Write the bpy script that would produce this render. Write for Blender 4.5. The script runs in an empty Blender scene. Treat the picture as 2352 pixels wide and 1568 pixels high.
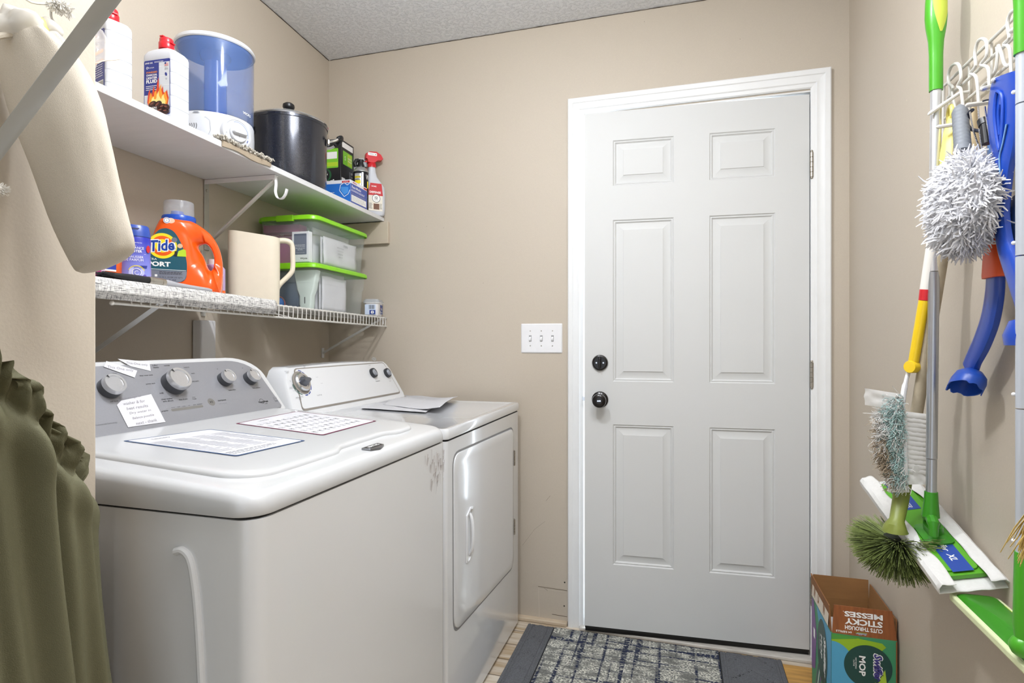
import bpy, bmesh, math, random
from mathutils import Vector, Matrix, noise
random.seed(7)
SC = bpy.context.scene
COL = SC.collection
R = math.radians
# ------------------------------------------------------------------ camera, light, exposure
CAMZ, FPX, YAW = 1.165, 1307.0, R(16.5)
cam_data = bpy.data.cameras.new('camera')
cam_data.sensor_width = 36.0
cam_data.lens = 36.0 * FPX / 2352.0
cam_data.clip_start = 0.02
cam = bpy.data.objects.new('camera', cam_data)
COL.objects.link(cam)
cam.location = (0, 0, CAMZ)
cam.rotation_euler = (R(90), 0, YAW)
SC.camera = cam
world = bpy.data.worlds.new('room_beyond')
SC.world = world
world.use_nodes = True
world.node_tree.nodes['Background'].inputs[0].default_value = (0.89, 0.965, 1.06, 1)
world.node_tree.nodes['Background'].inputs[1].default_value = 1.02
ld = bpy.data.lights.new('ceiling_lamp', 'POINT')
ld.energy = 29
ld.color = (0.965, 0.99, 1.03)
ld.shadow_soft_size = 0.05
lo = bpy.data.objects.new('ceiling_lamp', ld)
lo.location = (-0.52, 0.98, 2.36)
COL.objects.link(lo)
la = bpy.data.lights.new('soft_fill_light', 'AREA'); la.shape = 'RECTANGLE'; la.size = 0.45; la.size_y = 0.7; la.energy = 18; la.color = (0.965, 0.99, 1.03)  # added fill light for the lower door and machine fronts, not a fixture
lp0 = bpy.data.objects.new('soft_fill_light', la); lp0.location = (0.08, 0.72, 2.44); COL.objects.link(lp0)
# daylight outside, reaching in round the door that stands ajar
dl0 = bpy.data.lights.new('daylight_outside', 'AREA'); dl0.shape = 'RECTANGLE'; dl0.size = 1.2; dl0.size_y = 2.1; dl0.energy = 130; dl0.color = (0.80, 0.90, 1.0)
do0 = bpy.data.objects.new('daylight_outside', dl0); do0.location = (-0.1, 3.6, 1.15); do0.rotation_euler = (R(-90), 0, 0); COL.objects.link(do0)
SC.view_settings.view_transform = 'Standard'
SC.view_settings.look = 'None'
SC.view_settings.gamma = 1
SC.view_settings.use_curve_mapping = False
SC.view_settings.exposure = 0.29

# ------------------------------------------------------------------ helpers
_cy, _sy = math.cos(YAW), math.sin(YAW)
def ray(px, py):
    u = (px - 1176) / FPX; v = (784 - py) / FPX
    return Vector((u*_cy - _sy, u*_sy + _cy, v))
def P(px, py, X=None, Y=None, Z=None, d=None, n=None):
    r = ray(px, py)
    if X is not None: d = X / r.x
    if Y is not None: d = Y / r.y
    if Z is not None: d = (Z - CAMZ) / r.z
    if n is not None: d = (n + C0.x*NV.x + C0.y*NV.y) / (r.x*NV.x + r.y*NV.y)
    return Vector((r.x*d, r.y*d, CAMZ + r.z*d))
def UV(px, py, M):
    """point of the plane z=0 of frame M that lies on the sight line: local x, y"""
    Mi = M.inverted(); o = Mi @ Vector((0, 0, CAMZ)); q = Mi @ (Vector((0, 0, CAMZ)) + ray(px, py)) - o
    t = -o.z / q.z
    return (o.x + q.x*t, o.y + q.y*t)
LA = R(3.25)
C0 = Vector((-1.578, 2.31, 0)); NV = Vector((math.cos(LA), math.sin(LA), 0)); EV = Vector((math.sin(LA), -math.cos(LA), 0))
def L(s, n, z):
    return C0 + EV*s + NV*n + Vector((0, 0, z))
def T(x=0, y=0, z=0): return Matrix.Translation((x, y, z))
def RX(a): return Matrix.Rotation(R(a), 4, 'X')
def RY(a): return Matrix.Rotation(R(a), 4, 'Y')
def RZ(a): return Matrix.Rotation(R(a), 4, 'Z')
def frame(o, x, y, z=None):
    x = Vector(x).normalized(); y = Vector(y).normalized()
    z = x.cross(y).normalized() if z is None else Vector(z)
    y = z.cross(x)
    m = Matrix((x, y, z)).transposed().to_4x4(); m.translation = Vector(o)
    return m
def lin(h):
    h = h.lstrip('#'); c = [int(h[i:i+2], 16)/255 for i in (0, 2, 4)]
    return [x/12.92 if x <= .04045 else ((x+.055)/1.055)**2.4 for x in c] + [1]
MATS = {}
def mat(name, hexc='#cccccc', rough=.5, metal=0, alpha=1, bump=0, bscale=40, var=0, coat=0, spec=.5, trans=0, emit=0, sheen=0, stretch=None):
    if name in MATS: return MATS[name]
    m = bpy.data.materials.new(name); m.use_nodes = True
    nt = m.node_tree; b = nt.nodes['Principled BSDF']
    c = lin(hexc)
    b.inputs['Base Color'].default_value = c
    b.inputs['Roughness'].default_value = rough
    b.inputs['Metallic'].default_value = metal
    b.inputs['Alpha'].default_value = alpha
    b.inputs['Coat Weight'].default_value = coat
    b.inputs['Coat Roughness'].default_value = .08
    b.inputs['Specular IOR Level'].default_value = spec
    b.inputs['Transmission Weight'].default_value = trans
    b.inputs['Sheen Weight'].default_value = sheen
    tc = nt.nodes.new('ShaderNodeTexCoord')
    mp = nt.nodes.new('ShaderNodeMapping'); nt.links.new(tc.outputs['Object'], mp.inputs[0])
    if stretch: mp.inputs['Scale'].default_value = stretch
    no = nt.nodes.new('ShaderNodeTexNoise'); no.inputs['Scale'].default_value = bscale; no.inputs['Detail'].default_value = 4
    nt.links.new(mp.outputs[0], no.inputs['Vector'])
    if bump:
        bn = nt.nodes.new('ShaderNodeBump'); bn.inputs['Strength'].default_value = bump; bn.inputs['Distance'].default_value = .002
        nt.links.new(no.outputs[0], bn.inputs['Height']); nt.links.new(bn.outputs[0], b.inputs['Normal'])
    v = var if var else .03
    mx = nt.nodes.new('ShaderNodeMix'); mx.data_type = 'RGBA'; mx.blend_type = 'MULTIPLY'
    mx.inputs[6].default_value = c
    cr = nt.nodes.new('ShaderNodeValToRGB'); cr.color_ramp.elements[0].position = .3; cr.color_ramp.elements[1].position = .7
    cr.color_ramp.elements[0].color = (1-v, 1-v, 1-v, 1); cr.color_ramp.elements[1].color = (1, 1, 1, 1)
    mx.inputs[0].default_value = 1
    nt.links.new(no.outputs[0], cr.inputs[0]); nt.links.new(cr.outputs[0], mx.inputs[7]); nt.links.new(mx.outputs[2], b.inputs['Base Color'])
    if emit:
        b.inputs['Emission Color'].default_value = c; b.inputs['Emission Strength'].default_value = emit
    MATS[name] = m
    return m

class MB:
    def __init__(s): s.v = []; s.f = []; s.m = []
    def add(s, vs, fs, mi=0, M=None):
        o = len(s.v)
        s.v += [(M @ Vector(p)) if M is not None else Vector(p) for p in vs]
        s.f += [tuple(o+i for i in f) for f in fs]; s.m += [mi]*len(fs)
        return s
    def box(s, x0, y0, z0, x1, y1, z1, mi=0, M=None):
        vs = [(x, y, z) for z in (z0, z1) for y in (y0, y1) for x in (x0, x1)]
        return s.add(vs, [(0,2,3,1),(4,5,7,6),(0,1,5,4),(2,6,7,3),(0,4,6,2),(1,3,7,5)], mi, M)
    def prism(s, poly, z0, z1, mi=0, M=None, mi_side=None):
        n = len(poly)
        s.add([(x, y, z0) for x, y in poly] + [(x, y, z1) for x, y in poly], [tuple(range(n-1, -1, -1)), tuple(range(n, 2*n))], mi, M)
        o = len(s.v) - 2*n
        fs = [(o+i, o+(i+1) % n, o+n+(i+1) % n, o+n+i) for i in range(n)]
        s.f += fs; s.m += [mi if mi_side is None else mi_side]*n
        return s
    def loft(s, rings, mi=0, cap0=True, cap1=True, M=None, closed=True):
        n = len(rings[0]); vs = [p for r in rings for p in r]; fs = []
        for k in range(len(rings)-1):
            for i in range(n if closed else n-1):
                j = (i+1) % n
                fs.append((k*n+i, k*n+j, (k+1)*n+j, (k+1)*n+i))
        if cap0: fs.append(tuple(range(n-1, -1, -1)))
        if cap1: fs.append(tuple((len(rings)-1)*n+i for i in range(n)))
        return s.add(vs, fs, mi, M)
    def lathe(s, prof, n=36, mi=0, M=None, sx=1, sy=1, cap0=True, cap1=True):
        rings = [[(r*sx*math.cos(2*math.pi*i/n), r*sy*math.sin(2*math.pi*i/n), z) for i in range(n)] for r, z in prof]
        return s.loft(rings, mi, cap0, cap1, M)
    def tube(s, pts, r=.003, n=8, mi=0, M=None, flat=1, up=None, closed=False):
        pts = [Vector(p) for p in pts]; rings = []
        ref = Vector(up) if up is not None else None
        prev = None; m = len(pts)
        for i, p in enumerate(pts):
            if closed: t = pts[(i+1) % m] - pts[i-1]
            else: t = (pts[min(i+1, m-1)] - pts[max(i-1, 0)])
            t = t.normalized()
            if ref is not None: a = ref - t*ref.dot(t)
            elif prev is None: a = t.orthogonal()
            else: a = prev - t*prev.dot(t)
            if a.length < 1e-6: a = t.orthogonal()
            a.normalize(); prev = a; b = t.cross(a)
            rr = r[i] if isinstance(r, (list, tuple)) else r
            fl = flat[i] if isinstance(flat, (list, tuple)) else flat
            rings.append([p + a*rr*math.cos(2*math.pi*k/n) + b*rr*fl*math.sin(2*math.pi*k/n) for k in range(n)])
        if closed: rings.append(rings[0])
        return s.loft(rings, mi, not closed, not closed, M)
    def sphere(s, c, r, n=16, mi=0, M=None, sc=(1, 1, 1)):
        rings = []
        for k in range(n//2+1):
            a = math.pi*k/(n//2); rr = max(math.sin(a), 1e-4)
            rings.append([(c[0]+r*sc[0]*rr*math.cos(2*math.pi*i/n), c[1]+r*sc[1]*rr*math.sin(2*math.pi*i/n), c[2]-r*sc[2]*math.cos(a)) for i in range(n)])
        return s.loft(rings, mi, True, True, M)
    def grid(s, fn, nu, nv, mi=0, M=None):
        vs = [fn(i/nu, j/nv) for j in range(nv+1) for i in range(nu+1)]
        fs = [(j*(nu+1)+i, j*(nu+1)+i+1, (j+1)*(nu+1)+i+1, (j+1)*(nu+1)+i) for j in range(nv) for i in range(nu)]
        return s.add(vs, fs, mi, M)

def rr(w, h, r, k=5, cx=0, cy=0):
    """rounded rectangle outline, w by h about (cx, cy)"""
    r = min(r, w/2-1e-5, h/2-1e-5); out = []
    for sx, sy, a0 in ((1, 1, 0), (-1, 1, 90), (-1, -1, 180), (1, -1, 270)):
        for i in range(k+1):
            a = R(a0 + 90*i/k)
            out.append((cx + sx*(w/2-r) + r*math.cos(a), cy + sy*(h/2-r) + r*math.sin(a)))
    return out
def ring(w, h, r, z, k=5, cx=0, cy=0): return [(x, y, z) for x, y in rr(w, h, r, k, cx, cy)]
def smoothpath(pts, n=6, closed=False):
    pts = [Vector(p) for p in pts]; m = len(pts); out = []
    for i in range(m if closed else m-1):
        p0 = pts[i-1] if (i > 0 or closed) else pts[0]; p1 = pts[i]; p2 = pts[(i+1) % m]; p3 = pts[(i+2) % m] if (i+2 < m or closed) else pts[-1]
        for k in range(n):
            t = k/n
            out.append(.5*((2*p1)+(-p0+p2)*t+(2*p0-5*p1+4*p2-p3)*t*t+(-p0+3*p1-3*p2+p3)*t**3))
    if not closed: out.append(pts[-1])
    return out

def obj(name, mb, mats, parent=None, bevel=0, sub=0, ang=35, solid=0, seg=2):
    me = bpy.data.meshes.new(name)
    me.from_pydata([tuple(v) for v in mb.v], [], mb.f)
    if not isinstance(mats, (list, tuple)): mats = [mats]
    for m in mats: me.materials.append(m)
    for p, mi in zip(me.polygons, mb.m): p.material_index = mi; p.use_smooth = True
    me.update()
    me.set_sharp_from_angle(angle=R(ang))
    o = bpy.data.objects.new(name, me); COL.objects.link(o)
    if parent is not None: o.parent = parent
    if solid:
        d = o.modifiers.new('thick', 'SOLIDIFY'); d.thickness = solid; d.offset = 0
    if bevel:
        d = o.modifiers.new('bevel', 'BEVEL'); d.width = bevel; d.segments = seg; d.limit_method = 'ANGLE'; d.angle_limit = R(40); d.harden_normals = False
    if sub:
        d = o.modifiers.new('sub', 'SUBSURF'); d.levels = sub; d.render_levels = sub
    return o
def thing(name, label, cat, M=None, group=None):
    o = bpy.data.objects.new(name, None); COL.objects.link(o); o.empty_display_size = .05
    if M is not None: o.matrix_world = M
    o['label'] = label; o['category'] = cat
    if group: o['group'] = group
    return o
def tag(o, label, cat, group=None, M=None):
    o['label'] = label; o['category'] = cat
    if group: o['group'] = group
    if M is not None: o.matrix_world = M
    return o
def rootM(p):
    while p.parent is not None: p = p.parent
    return p.matrix_world.copy()
def objw(name, mb, mats, parent, **k):
    """a part given in room coordinates"""
    Mi = rootM(parent).inverted(); mb.v = [Mi @ v for v in mb.v]
    return obj(name, mb, mats, parent, **k)
def struct(o):
    o['kind'] = 'structure'; return o

# ---- flat printed graphics: shapes and lettering laid on a surface in thin layers
_tc = {}
def textpoly(s, bold=0, shear=0):
    k = (s, bold, shear)
    if k in _tc: return _tc[k]
    cu = bpy.data.curves.new('lettering', 'FONT'); cu.body = s; cu.align_x = 'CENTER'; cu.align_y = 'CENTER'; cu.offset = bold; cu.shear = shear
    cu.resolution_u = 2; cu.fill_mode = 'FRONT'
    o = bpy.data.objects.new('lettering', cu); COL.objects.link(o)
    bpy.context.view_layer.update()
    dg = bpy.context.evaluated_depsgraph_get()
    me = bpy.data.meshes.new_from_object(o.evaluated_get(dg))
    vs = [v.co.copy() for v in me.vertices]; fs = [tuple(p.vertices) for p in me.polygons]
    if vs:
        x0 = min(v.x for v in vs); x1 = max(v.x for v in vs); y0 = min(v.y for v in vs); y1 = max(v.y for v in vs)
    else: x0 = x1 = y0 = y1 = 0
    bpy.data.objects.remove(o); bpy.data.meshes.remove(me); bpy.data.curves.remove(cu)
    _tc[k] = (vs, fs, (x0, x1, y0, y1)); return _tc[k]
class Decal:
    def __init__(s, step=.0002): s.mb = MB(); s.mats = []; s.step = step
    def mi(s, m):
        if m not in s.mats: s.mats.append(m)
        return s.mats.index(m)
    def poly(s, pts, m, l=1):
        s.mb.add([(x, y, l*s.step) for x, y in pts], [tuple(range(len(pts)))], s.mi(m)); return s
    def rect(s, x0, y0, x1, y1, m, l=1, cell=0):
        if cell:
            nx = max(1, int(abs(x1-x0)/cell)); ny = max(1, int(abs(y1-y0)/cell))
            s.mb.grid(lambda u, v: (x0+(x1-x0)*u, y0+(y1-y0)*v, l*s.step), nx, ny, s.mi(m)); return s
        return s.poly([(x0, y0), (x1, y0), (x1, y1), (x0, y1)], m, l)
    def rrect(s, x0, y0, x1, y1, r, m, l=1): return s.poly(rr(abs(x1-x0), abs(y1-y0), r, 4, (x0+x1)/2, (y0+y1)/2), m, l)
    def ell(s, cx, cy, rx, ry, m, l=1, n=36, a=0):
        ca, sa = math.cos(R(a)), math.sin(R(a))
        return s.poly([(cx + rx*math.cos(2*math.pi*i/n)*ca - ry*math.sin(2*math.pi*i/n)*sa, cy + rx*math.cos(2*math.pi*i/n)*sa + ry*math.sin(2*math.pi*i/n)*ca) for i in range(n)], m, l)
    def arc(s, cx, cy, r0, r1, a0, a1, m, l=1, n=16):
        s.mb.grid(lambda u, v: (cx+(r0+(r1-r0)*v)*math.cos(R(a0+(a1-a0)*u)), cy+(r0+(r1-r0)*v)*math.sin(R(a0+(a1-a0)*u)), l*s.step), n, 1, s.mi(m)); return s
    def line(s, pts, w, m, l=1):
        pts = [Vector((p[0], p[1])) for p in pts]
        for a, b in zip(pts[:-1], pts[1:]):
            t = (b-a)
            if t.length < 1e-7: continue
            t = t.normalized(); q = Vector((-t.y, t.x))*w/2
            s.poly([a-q, b-q, b+q, a+q], m, l)
        return s
    def text(s, st, cx, cy, h, m, l=2, w=None, bold=0, shear=0, rot=0):
        """lettering whose box is h tall (capital height) and, if given, w wide, centred on cx, cy"""
        vs, fs, (x0, x1, y0, y1) = textpoly(st, bold, shear)
        if not vs: return s
        k = h/max(y1-y0, 1e-4); kx = (w/(x1-x0)) if w else k
        ca, sa = math.cos(R(rot)), math.sin(R(rot)); out = []
        for v in vs:
            x = (v.x-(x0+x1)/2)*kx; y = (v.y-(y0+y1)/2)*k
            out.append((cx+x*ca-y*sa, cy+x*sa+y*ca, l*s.step))
        s.mb.add(out, fs, s.mi(m)); return s
    def lines(s, x0, y0, x1, y1, n, m, l=2, frac=.5, rag=.3):
        """n rows of tiny illegible print, drawn as broken dashes"""
        for i in range(n):
            y = y1 - (i+.5)*(y1-y0)/n; hh = (y1-y0)/n*frac/2; x = x0; xe = x1-(x1-x0)*rag*random.random()
            while x < xe:
                w = (x1-x0)*random.uniform(.04, .13); s.rect(x, y-hh, min(x+w, xe), y+hh, m, l); x += w+(x1-x0)*.02
        return s
    def scribble(s, x0, y0, x1, y1, n, m, l=2, w=.0006, tilt=0):
        for i in range(n):
            y = y1-(i+.5)*(y1-y0)/n; h = (y1-y0)/n*.33; pts = []; x = x0+(x1-x0)*random.uniform(0, .08); xe = x1-(x1-x0)*random.uniform(0, .25)
            k = 0
            while x < xe:
                pts.append((x, y+h*random.uniform(-1, 1)+tilt*(x-x0))); x += (x1-x0)*random.uniform(.012, .03); k += 1
                if k % 7 == 6: s.line(pts, w, m, l); pts = []; x += (x1-x0)*.03
            s.line(pts, w, m, l)
        return s
    def build(s, name, parent=None, M=None, warp=None):
        if M is not None: s.mb.v = [M @ v for v in s.mb.v]
        if warp is not None: s.mb.v = [Vector(warp(v.x, v.y, v.z)) for v in s.mb.v]
        return obj(name, s.mb, s.mats, parent)

# ------------------------------------------------------------------ common materials
INK = mat('black_ink', '#1c1c20', .5); GINK = mat('grey_ink', '#6d6f74', .6); BLUINK = mat('blue_ink', '#1d3a8c', .5)
WINK = mat('white_ink', '#f4f4f2', .5); REDINK = mat('red_ink', '#c4222a', .5); PENCIL = mat('pencil_line', '#8d8a90', .8)
YINK = mat('yellow_ink', '#f0dc1e', .5); LIGHTINK = mat('pale_grey_ink', '#b9babf', .6)
ENAMEL = mat('white_enamel', '#c9cacb', .28, coat=.35, var=.01, bscale=6)
WPLAST = mat('white_plastic', '#ececee', .35, var=.02)
WWIRE = mat('white_coated_wire', '#d2d0ca', .35)
BLACKP = mat('black_plastic', '#17181b', .35)
CHROME = mat('chrome', '#d8dade', .18, 1)
STEEL = mat('brushed_nickel', '#b4aea4', .35, 1, bump=.1)
PAPER = mat('white_paper', '#d2d2d6', .85, var=.04, bscale=20)
DARKGAP = mat('dark_gap', '#14120f', .8)
# ------------------------------------------------------------------ room shell
def wallmat():
    m = mat('beige_wall_paint', '#c3b8a8', .58, bump=.12, bscale=260, var=.035)
    nt = m.node_tree; b = nt.nodes['Principled BSDF']
    # larger, fainter cloudiness of the roller-applied paint
    n2 = nt.nodes.new('ShaderNodeTexNoise'); n2.inputs['Scale'].default_value = 2.2; n2.inputs['Detail'].default_value = 3
    return m
WALL = wallmat()
CEIL = mat('popcorn_ceiling', '#eceff4', .9)
def popcorn():
    nt = CEIL.node_tree; b = nt.nodes['Principled BSDF']
    tc = nt.nodes['Texture Coordinate']
    vo = nt.nodes.new('ShaderNodeTexVoronoi'); vo.inputs['Scale'].default_value = 95
    no = nt.nodes.new('ShaderNodeTexNoise'); no.inputs['Scale'].default_value = 75; no.inputs['Detail'].default_value = 5; no.inputs['Roughness'].default_value = .65
    nt.links.new(tc.outputs['Object'], vo.inputs['Vector']); nt.links.new(tc.outputs['Object'], no.inputs['Vector'])
    cr = nt.nodes.new('ShaderNodeValToRGB'); cr.color_ramp.elements[0].position = .50; cr.color_ramp.elements[1].position = .60
    nt.links.new(no.outputs[0], cr.inputs[0])
    bn = nt.nodes.new('ShaderNodeBump'); bn.inputs['Strength'].default_value = .6; bn.inputs['Distance'].default_value = .006
    nt.links.new(cr.outputs[0], bn.inputs['Height']); nt.links.new(bn.outputs[0], b.inputs['Normal'])
popcorn()
CZ = 2.48; YN = -1.6
def slab(name, p, m, kind=True):
    b = MB(); b.box(*p); o = obj(name, b, m); struct(o); return o
XR = .583
slab('ceiling', (-2.0, YN, CZ, XR+.1, 2.45, CZ+.1), CEIL)
# back wall with the doorway left open
DX0, DX1, DZ = -.392, .468, 2.085
b = MB(); b.box(-1.72, 2.31, -.02, DX0, 2.43, CZ); b.box(DX1, 2.31, -.02, XR+.1, 2.43, CZ); b.box(DX0, 2.31, DZ, DX1, 2.43, CZ)
struct(obj('wall_back', b, WALL))
b = MB(); b.add([(C0.x, 2.31, -.02), (C0.x+.0568*1.9, .41, -.02), (C0.x+.0568*1.9-.12, .41, -.02), (C0.x-.12, 2.31, -.02),
                 (C0.x, 2.31, CZ), (C0.x+.0568*1.9, .41, CZ), (C0.x+.0568*1.9-.12, .41, CZ), (C0.x-.12, 2.31, CZ)],
                [(0, 3, 2, 1), (4, 5, 6, 7), (0, 1, 5, 4), (1, 2, 6, 5), (2, 3, 7, 6), (3, 0, 4, 7)])
struct(obj('wall_left', b, WALL))
b = MB(); b.box(XR, YN, -.02, XR+.12, 2.31, CZ)
struct(obj('wall_right', b, WALL))
b = MB(); b.box(-.98, YN, -.02, -.86, .657, CZ); b.box(-1.47, .54, -.02, -.97, .657, CZ)
struct(obj('wall_front', b, WALL, bevel=.004))

# floor: pale boards with a bare plywood patch by the door
def floor_mat():
    m = bpy.data.materials.new('whitewashed_plank_floor'); m.use_nodes = True; nt = m.node_tree; b = nt.nodes['Principled BSDF']
    tc = nt.nodes.new('ShaderNodeTexCoord')
    br = nt.nodes.new('ShaderNodeTexBrick'); br.inputs['Scale'].default_value = 1
    br.inputs['Brick Width'].default_value = .9; br.inputs['Row Height'].default_value = .105; br.inputs['Mortar Size'].default_value = .0022
    br.inputs['Color1'].default_value = lin('#d9cfbf'); br.inputs['Color2'].default_value = lin('#cbbfae'); br.inputs['Mortar'].default_value = lin('#6f604f')
    nt.links.new(tc.outputs['Object'], br.inputs['Vector'])
    mp = nt.nodes.new('ShaderNodeMapping'); mp.inputs['Scale'].default_value = (3, 40, 1); nt.links.new(tc.outputs['Object'], mp.inputs[0])
    no = nt.nodes.new('ShaderNodeTexNoise'); no.inputs['Scale'].default_value = 1.4; no.inputs['Detail'].default_value = 6; nt.links.new(mp.outputs[0], no.inputs['Vector'])
    cr = nt.nodes.new('ShaderNodeValToRGB'); cr.color_ramp.elements[0].color = lin('#d2bfa0'); cr.color_ramp.elements[1].color = (1, 1, 1, 1)
    cr.color_ramp.elements[0].position = .35; cr.color_ramp.elements[1].position = .6
    nt.links.new(no.outputs[0], cr.inputs[0])
    mx = nt.nodes.new('ShaderNodeMix'); mx.data_type = 'RGBA'; mx.blend_type = 'MULTIPLY'; mx.inputs[0].default_value = 1
    nt.links.new(br.outputs[0], mx.inputs[6]); nt.links.new(cr.outputs[0], mx.inputs[7]); nt.links.new(mx.outputs[2], b.inputs['Base Color'])
    b.inputs['Roughness'].default_value = .45
    return m
slab('floor', (-2.0, YN, -.05, XR+.1, 2.45, 0), floor_mat())
PLY = mat('bare_plywood', '#cf9f55', .7, var=.45, bscale=3, stretch=(2.5, 22, 1), bump=.3)
b = MB(); b.prism([(.345, 2.115), (.545, 2.125), (.56, 2.25), (.34, 2.245)], .0002, .0022)
struct(obj('trim_1', b, PLY))
# threshold, sweep and sill under the door
SILL = mat('worn_white_sill', '#d8d3ca', .6, var=.25, bscale=9, stretch=(2, 14, 1)); RUB = mat('black_rubber_sweep', '#191816', .55)
b = MB(); b.box(DX0, 2.275, 0, DX1, 2.335, .012); b.box(DX0, 2.335, 0, DX1, 2.45, .026)
struct(obj('trim_2', b, SILL, bevel=.003))
b = MB(); b.box(-.66, 2.285, 0, -.445, 2.312, .016)
struct(obj('baseboard_back', b, mat('raw_shoe_moulding', '#cdbba2', .7, var=.2, bscale=12), bevel=.004))

# door casing: moulded profile swept round the opening, mitred at the corners
TRIMW = mat('white_trim_paint', '#eceded', .35, var=.03, bscale=14, bump=.04)
prof = [(.0, .0), (.0, .006), (.004, .010), (.016, .011), (.020, .0145), (.032, .0125), (.044, .0150), (.047, .018), (.062, .0185), (.066, .016), (.066, .0)]
def casing(pts, nrm):
    """profile u runs outward from the opening, v out of the wall"""
    b = MB(); rings = []
    for (x, z), (ox, oz) in zip(pts, nrm):
        rings.append([(x + ox*u, 2.31 - v, z + oz*u) for u, v in prof])
    return b.loft(rings, 0, True, True)
ix0, ix1, iz = -.3755, .4555, 2.0895
struct(obj('trim_3', casing([(ix0, 0.0), (ix0, iz)], [(-1, 0), (-1, 1)]), TRIMW, ang=25))
struct(obj('trim_4', casing([(ix0, iz), (ix1, iz)], [(-1, 1), (1, 1)]), TRIMW, ang=25))
struct(obj('trim_5', casing([(ix1, iz), (ix1, 0.0)], [(1, 1), (1, 0)]), TRIMW, ang=25))
# jamb
b = MB(); b.box(DX0, 2.305, 0, -.368, 2.43, DZ); b.box(.4615, 2.315, 0, DX1, 2.43, DZ); b.box(-.368, 2.309, 2.079, .4615, 2.43, DZ)
b.box(-.369, 2.36, .026, -.356, 2.43, 2.08); b.box(.444, 2.3515, .026, .4615, 2.43, 2.08); b.box(-.36, 2.36, 2.066, .45, 2.43, 2.08)
struct(obj('trim_6', b, TRIMW, bevel=.0015))
# timber batten under the upper shelf, painted with the wall
b = MB(); b.box(-1.575, 2.289, 1.606, -1.259, 2.309, 1.7035)
struct(obj('trim_7', b, mat('painted_batten', '#c6b9a6', .5, var=.06, bscale=20), bevel=.002))

# ------------------------------------------------------------------ the six-panel door, a few centimetres ajar
DOORW = mat('door_paint', '#d2d3d2', .6, var=.015, bscale=5, bump=.05)
hx, hy = .4521, 2.306
Md = frame((hx, hy, .037), (-.8173, -.0551, 0), (0, 0, 1))   # x: from hinge edge to latch edge, y up, z: x cross y
# x cross y points to the room if positive -Y
dn = Md.to_3x3() @ Vector((0, 0, 1))
SGN = 1 if dn.y < 0 else -1
door = thing('door', 'x', 'door', Md); del door['label']; del door['category']; door.name = 'door_1'; struct(door)
def door_leaf():
    W, Hh, TH = .819, 2.032, .044
    pan = [(.114, .482-.132+.0, 0, 0)]
    cols = [(.116, .348), (.478, .709)]
    rows = [(.251, .802), (.971, 1.605), (1.739, 1.918)]
    xs = sorted({0, W} | {v for c_ in cols for v in c_}); ys = sorted({0, Hh} | {v for r_ in rows for v in r_})
    b = MB()
    def P3(x, y, z): return (x, y, z*SGN)
    for i in range(len(xs)-1):
        for j in range(len(ys)-1):
            x0, x1, y0, y1 = xs[i], xs[i+1], ys[j], ys[j+1]
            if (x0, x1) in cols and (y0, y1) in rows:
                steps = [(0, 0), (.004, -.0045), (.008, -.003), (.013, -.0085), (.018, -.0085), (.040, -.0015), (.0405, 0.0005)]
                rings = [[P3(x0+d, y0+d, z), P3(x1-d, y0+d, z), P3(x1-d, y1-d, z), P3(x0+d, y1-d, z)] for d, z in steps]
                b.loft(rings, 0, False, True)
            else:
                b.add([P3(x0, y0, 0), P3(x1, y0, 0), P3(x1, y1, 0), P3(x0, y1, 0)], [(0, 1, 2, 3)])
    b.add([P3(0, 0, 0), P3(W, 0, 0), P3(W, Hh, 0), P3(0, Hh, 0), P3(0, 0, -TH), P3(W, 0, -TH), P3(W, Hh, -TH), P3(0, Hh, -TH)],
          [(4, 5, 1, 0), (5, 6, 2, 1), (6, 7, 3, 2), (7, 4, 0, 3), (7, 6, 5, 4)])
    if SGN < 0: b.f = [tuple(reversed(f)) for f in b.f]
    return b
obj('door_leaf', door_leaf(), DOORW, door, ang=20)
b = MB(); b.box(0, -.008, -.04, .818, .0, -.002); b.box(0, -.026, -.03, .818, -.006, -.014)
if SGN < 0: b.v = [Vector((v.x, v.y, -v.z)) for v in b.v]
obj('door_sweep', b, RUB, door)
BRONZE = mat('oil_rubbed_bronze', '#1d1a19', .28, .6, coat=.4)
def on_door(x, y): return Matrix.Translation((x, y, 0)) @ (Matrix.Identity(4) if SGN > 0 else Matrix.Rotation(math.pi, 4, 'X'))
Mk = on_door(.759, 1.081-.037)
b = MB(); b.lathe([(.0315, 0), (.0315, .004), (.029, .009), (.025, .011), (.0245, .009), (.001, .009)], 40, 0, Mk)
db = obj('deadbolt', b, BRONZE, door)
b = MB(); b.loft([[(x*k, y*k2, z) for x, y in rr(.010, .046, .005, 4)] for k, k2, z in ((1, 1, .009), (1, 1, .016), (.55, .95, .026), (.4, .8, .028))], 0, True, True, Mk)
obj('thumb_turn', b, BRONZE, db)
for dx in (-.0135, .0135):
    b = MB(); b.lathe([(.0038, .009), (.0032, .0108), (.001, .0108)], 14, 0, Mk @ T(dx, 0, 0)); obj('screw', b, CHROME, db)
Mk = on_door(.759, .936-.037)
b = MB(); b.lathe([(.032, 0), (.032, .004), (.027, .008), (.014, .012), (.0125, .028), (.018, .034), (.0255, .042), (.0275, .05), (.0255, .058), (.019, .063), (.009, .0635), (.001, .0635)], 40, 0, Mk)
kn = obj('door_knob', b, BRONZE, door)
b = MB(); b.box(-.0075, -.003, .0632, .0075, .003, .0645, 0, Mk); obj('turn_button', b, CHROME, kn, bevel=.0005)
b = MB(); b.box(.8175, .899-.028, -.034 if SGN > 0 else .010, .8205, .899+.028, -.010 if SGN > 0 else .034); b.box(.819, .899-.008, -.028*SGN-.006, .832, .899+.008, -.028*SGN+.006)
obj('latch', b, CHROME, door, bevel=.001)
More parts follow.
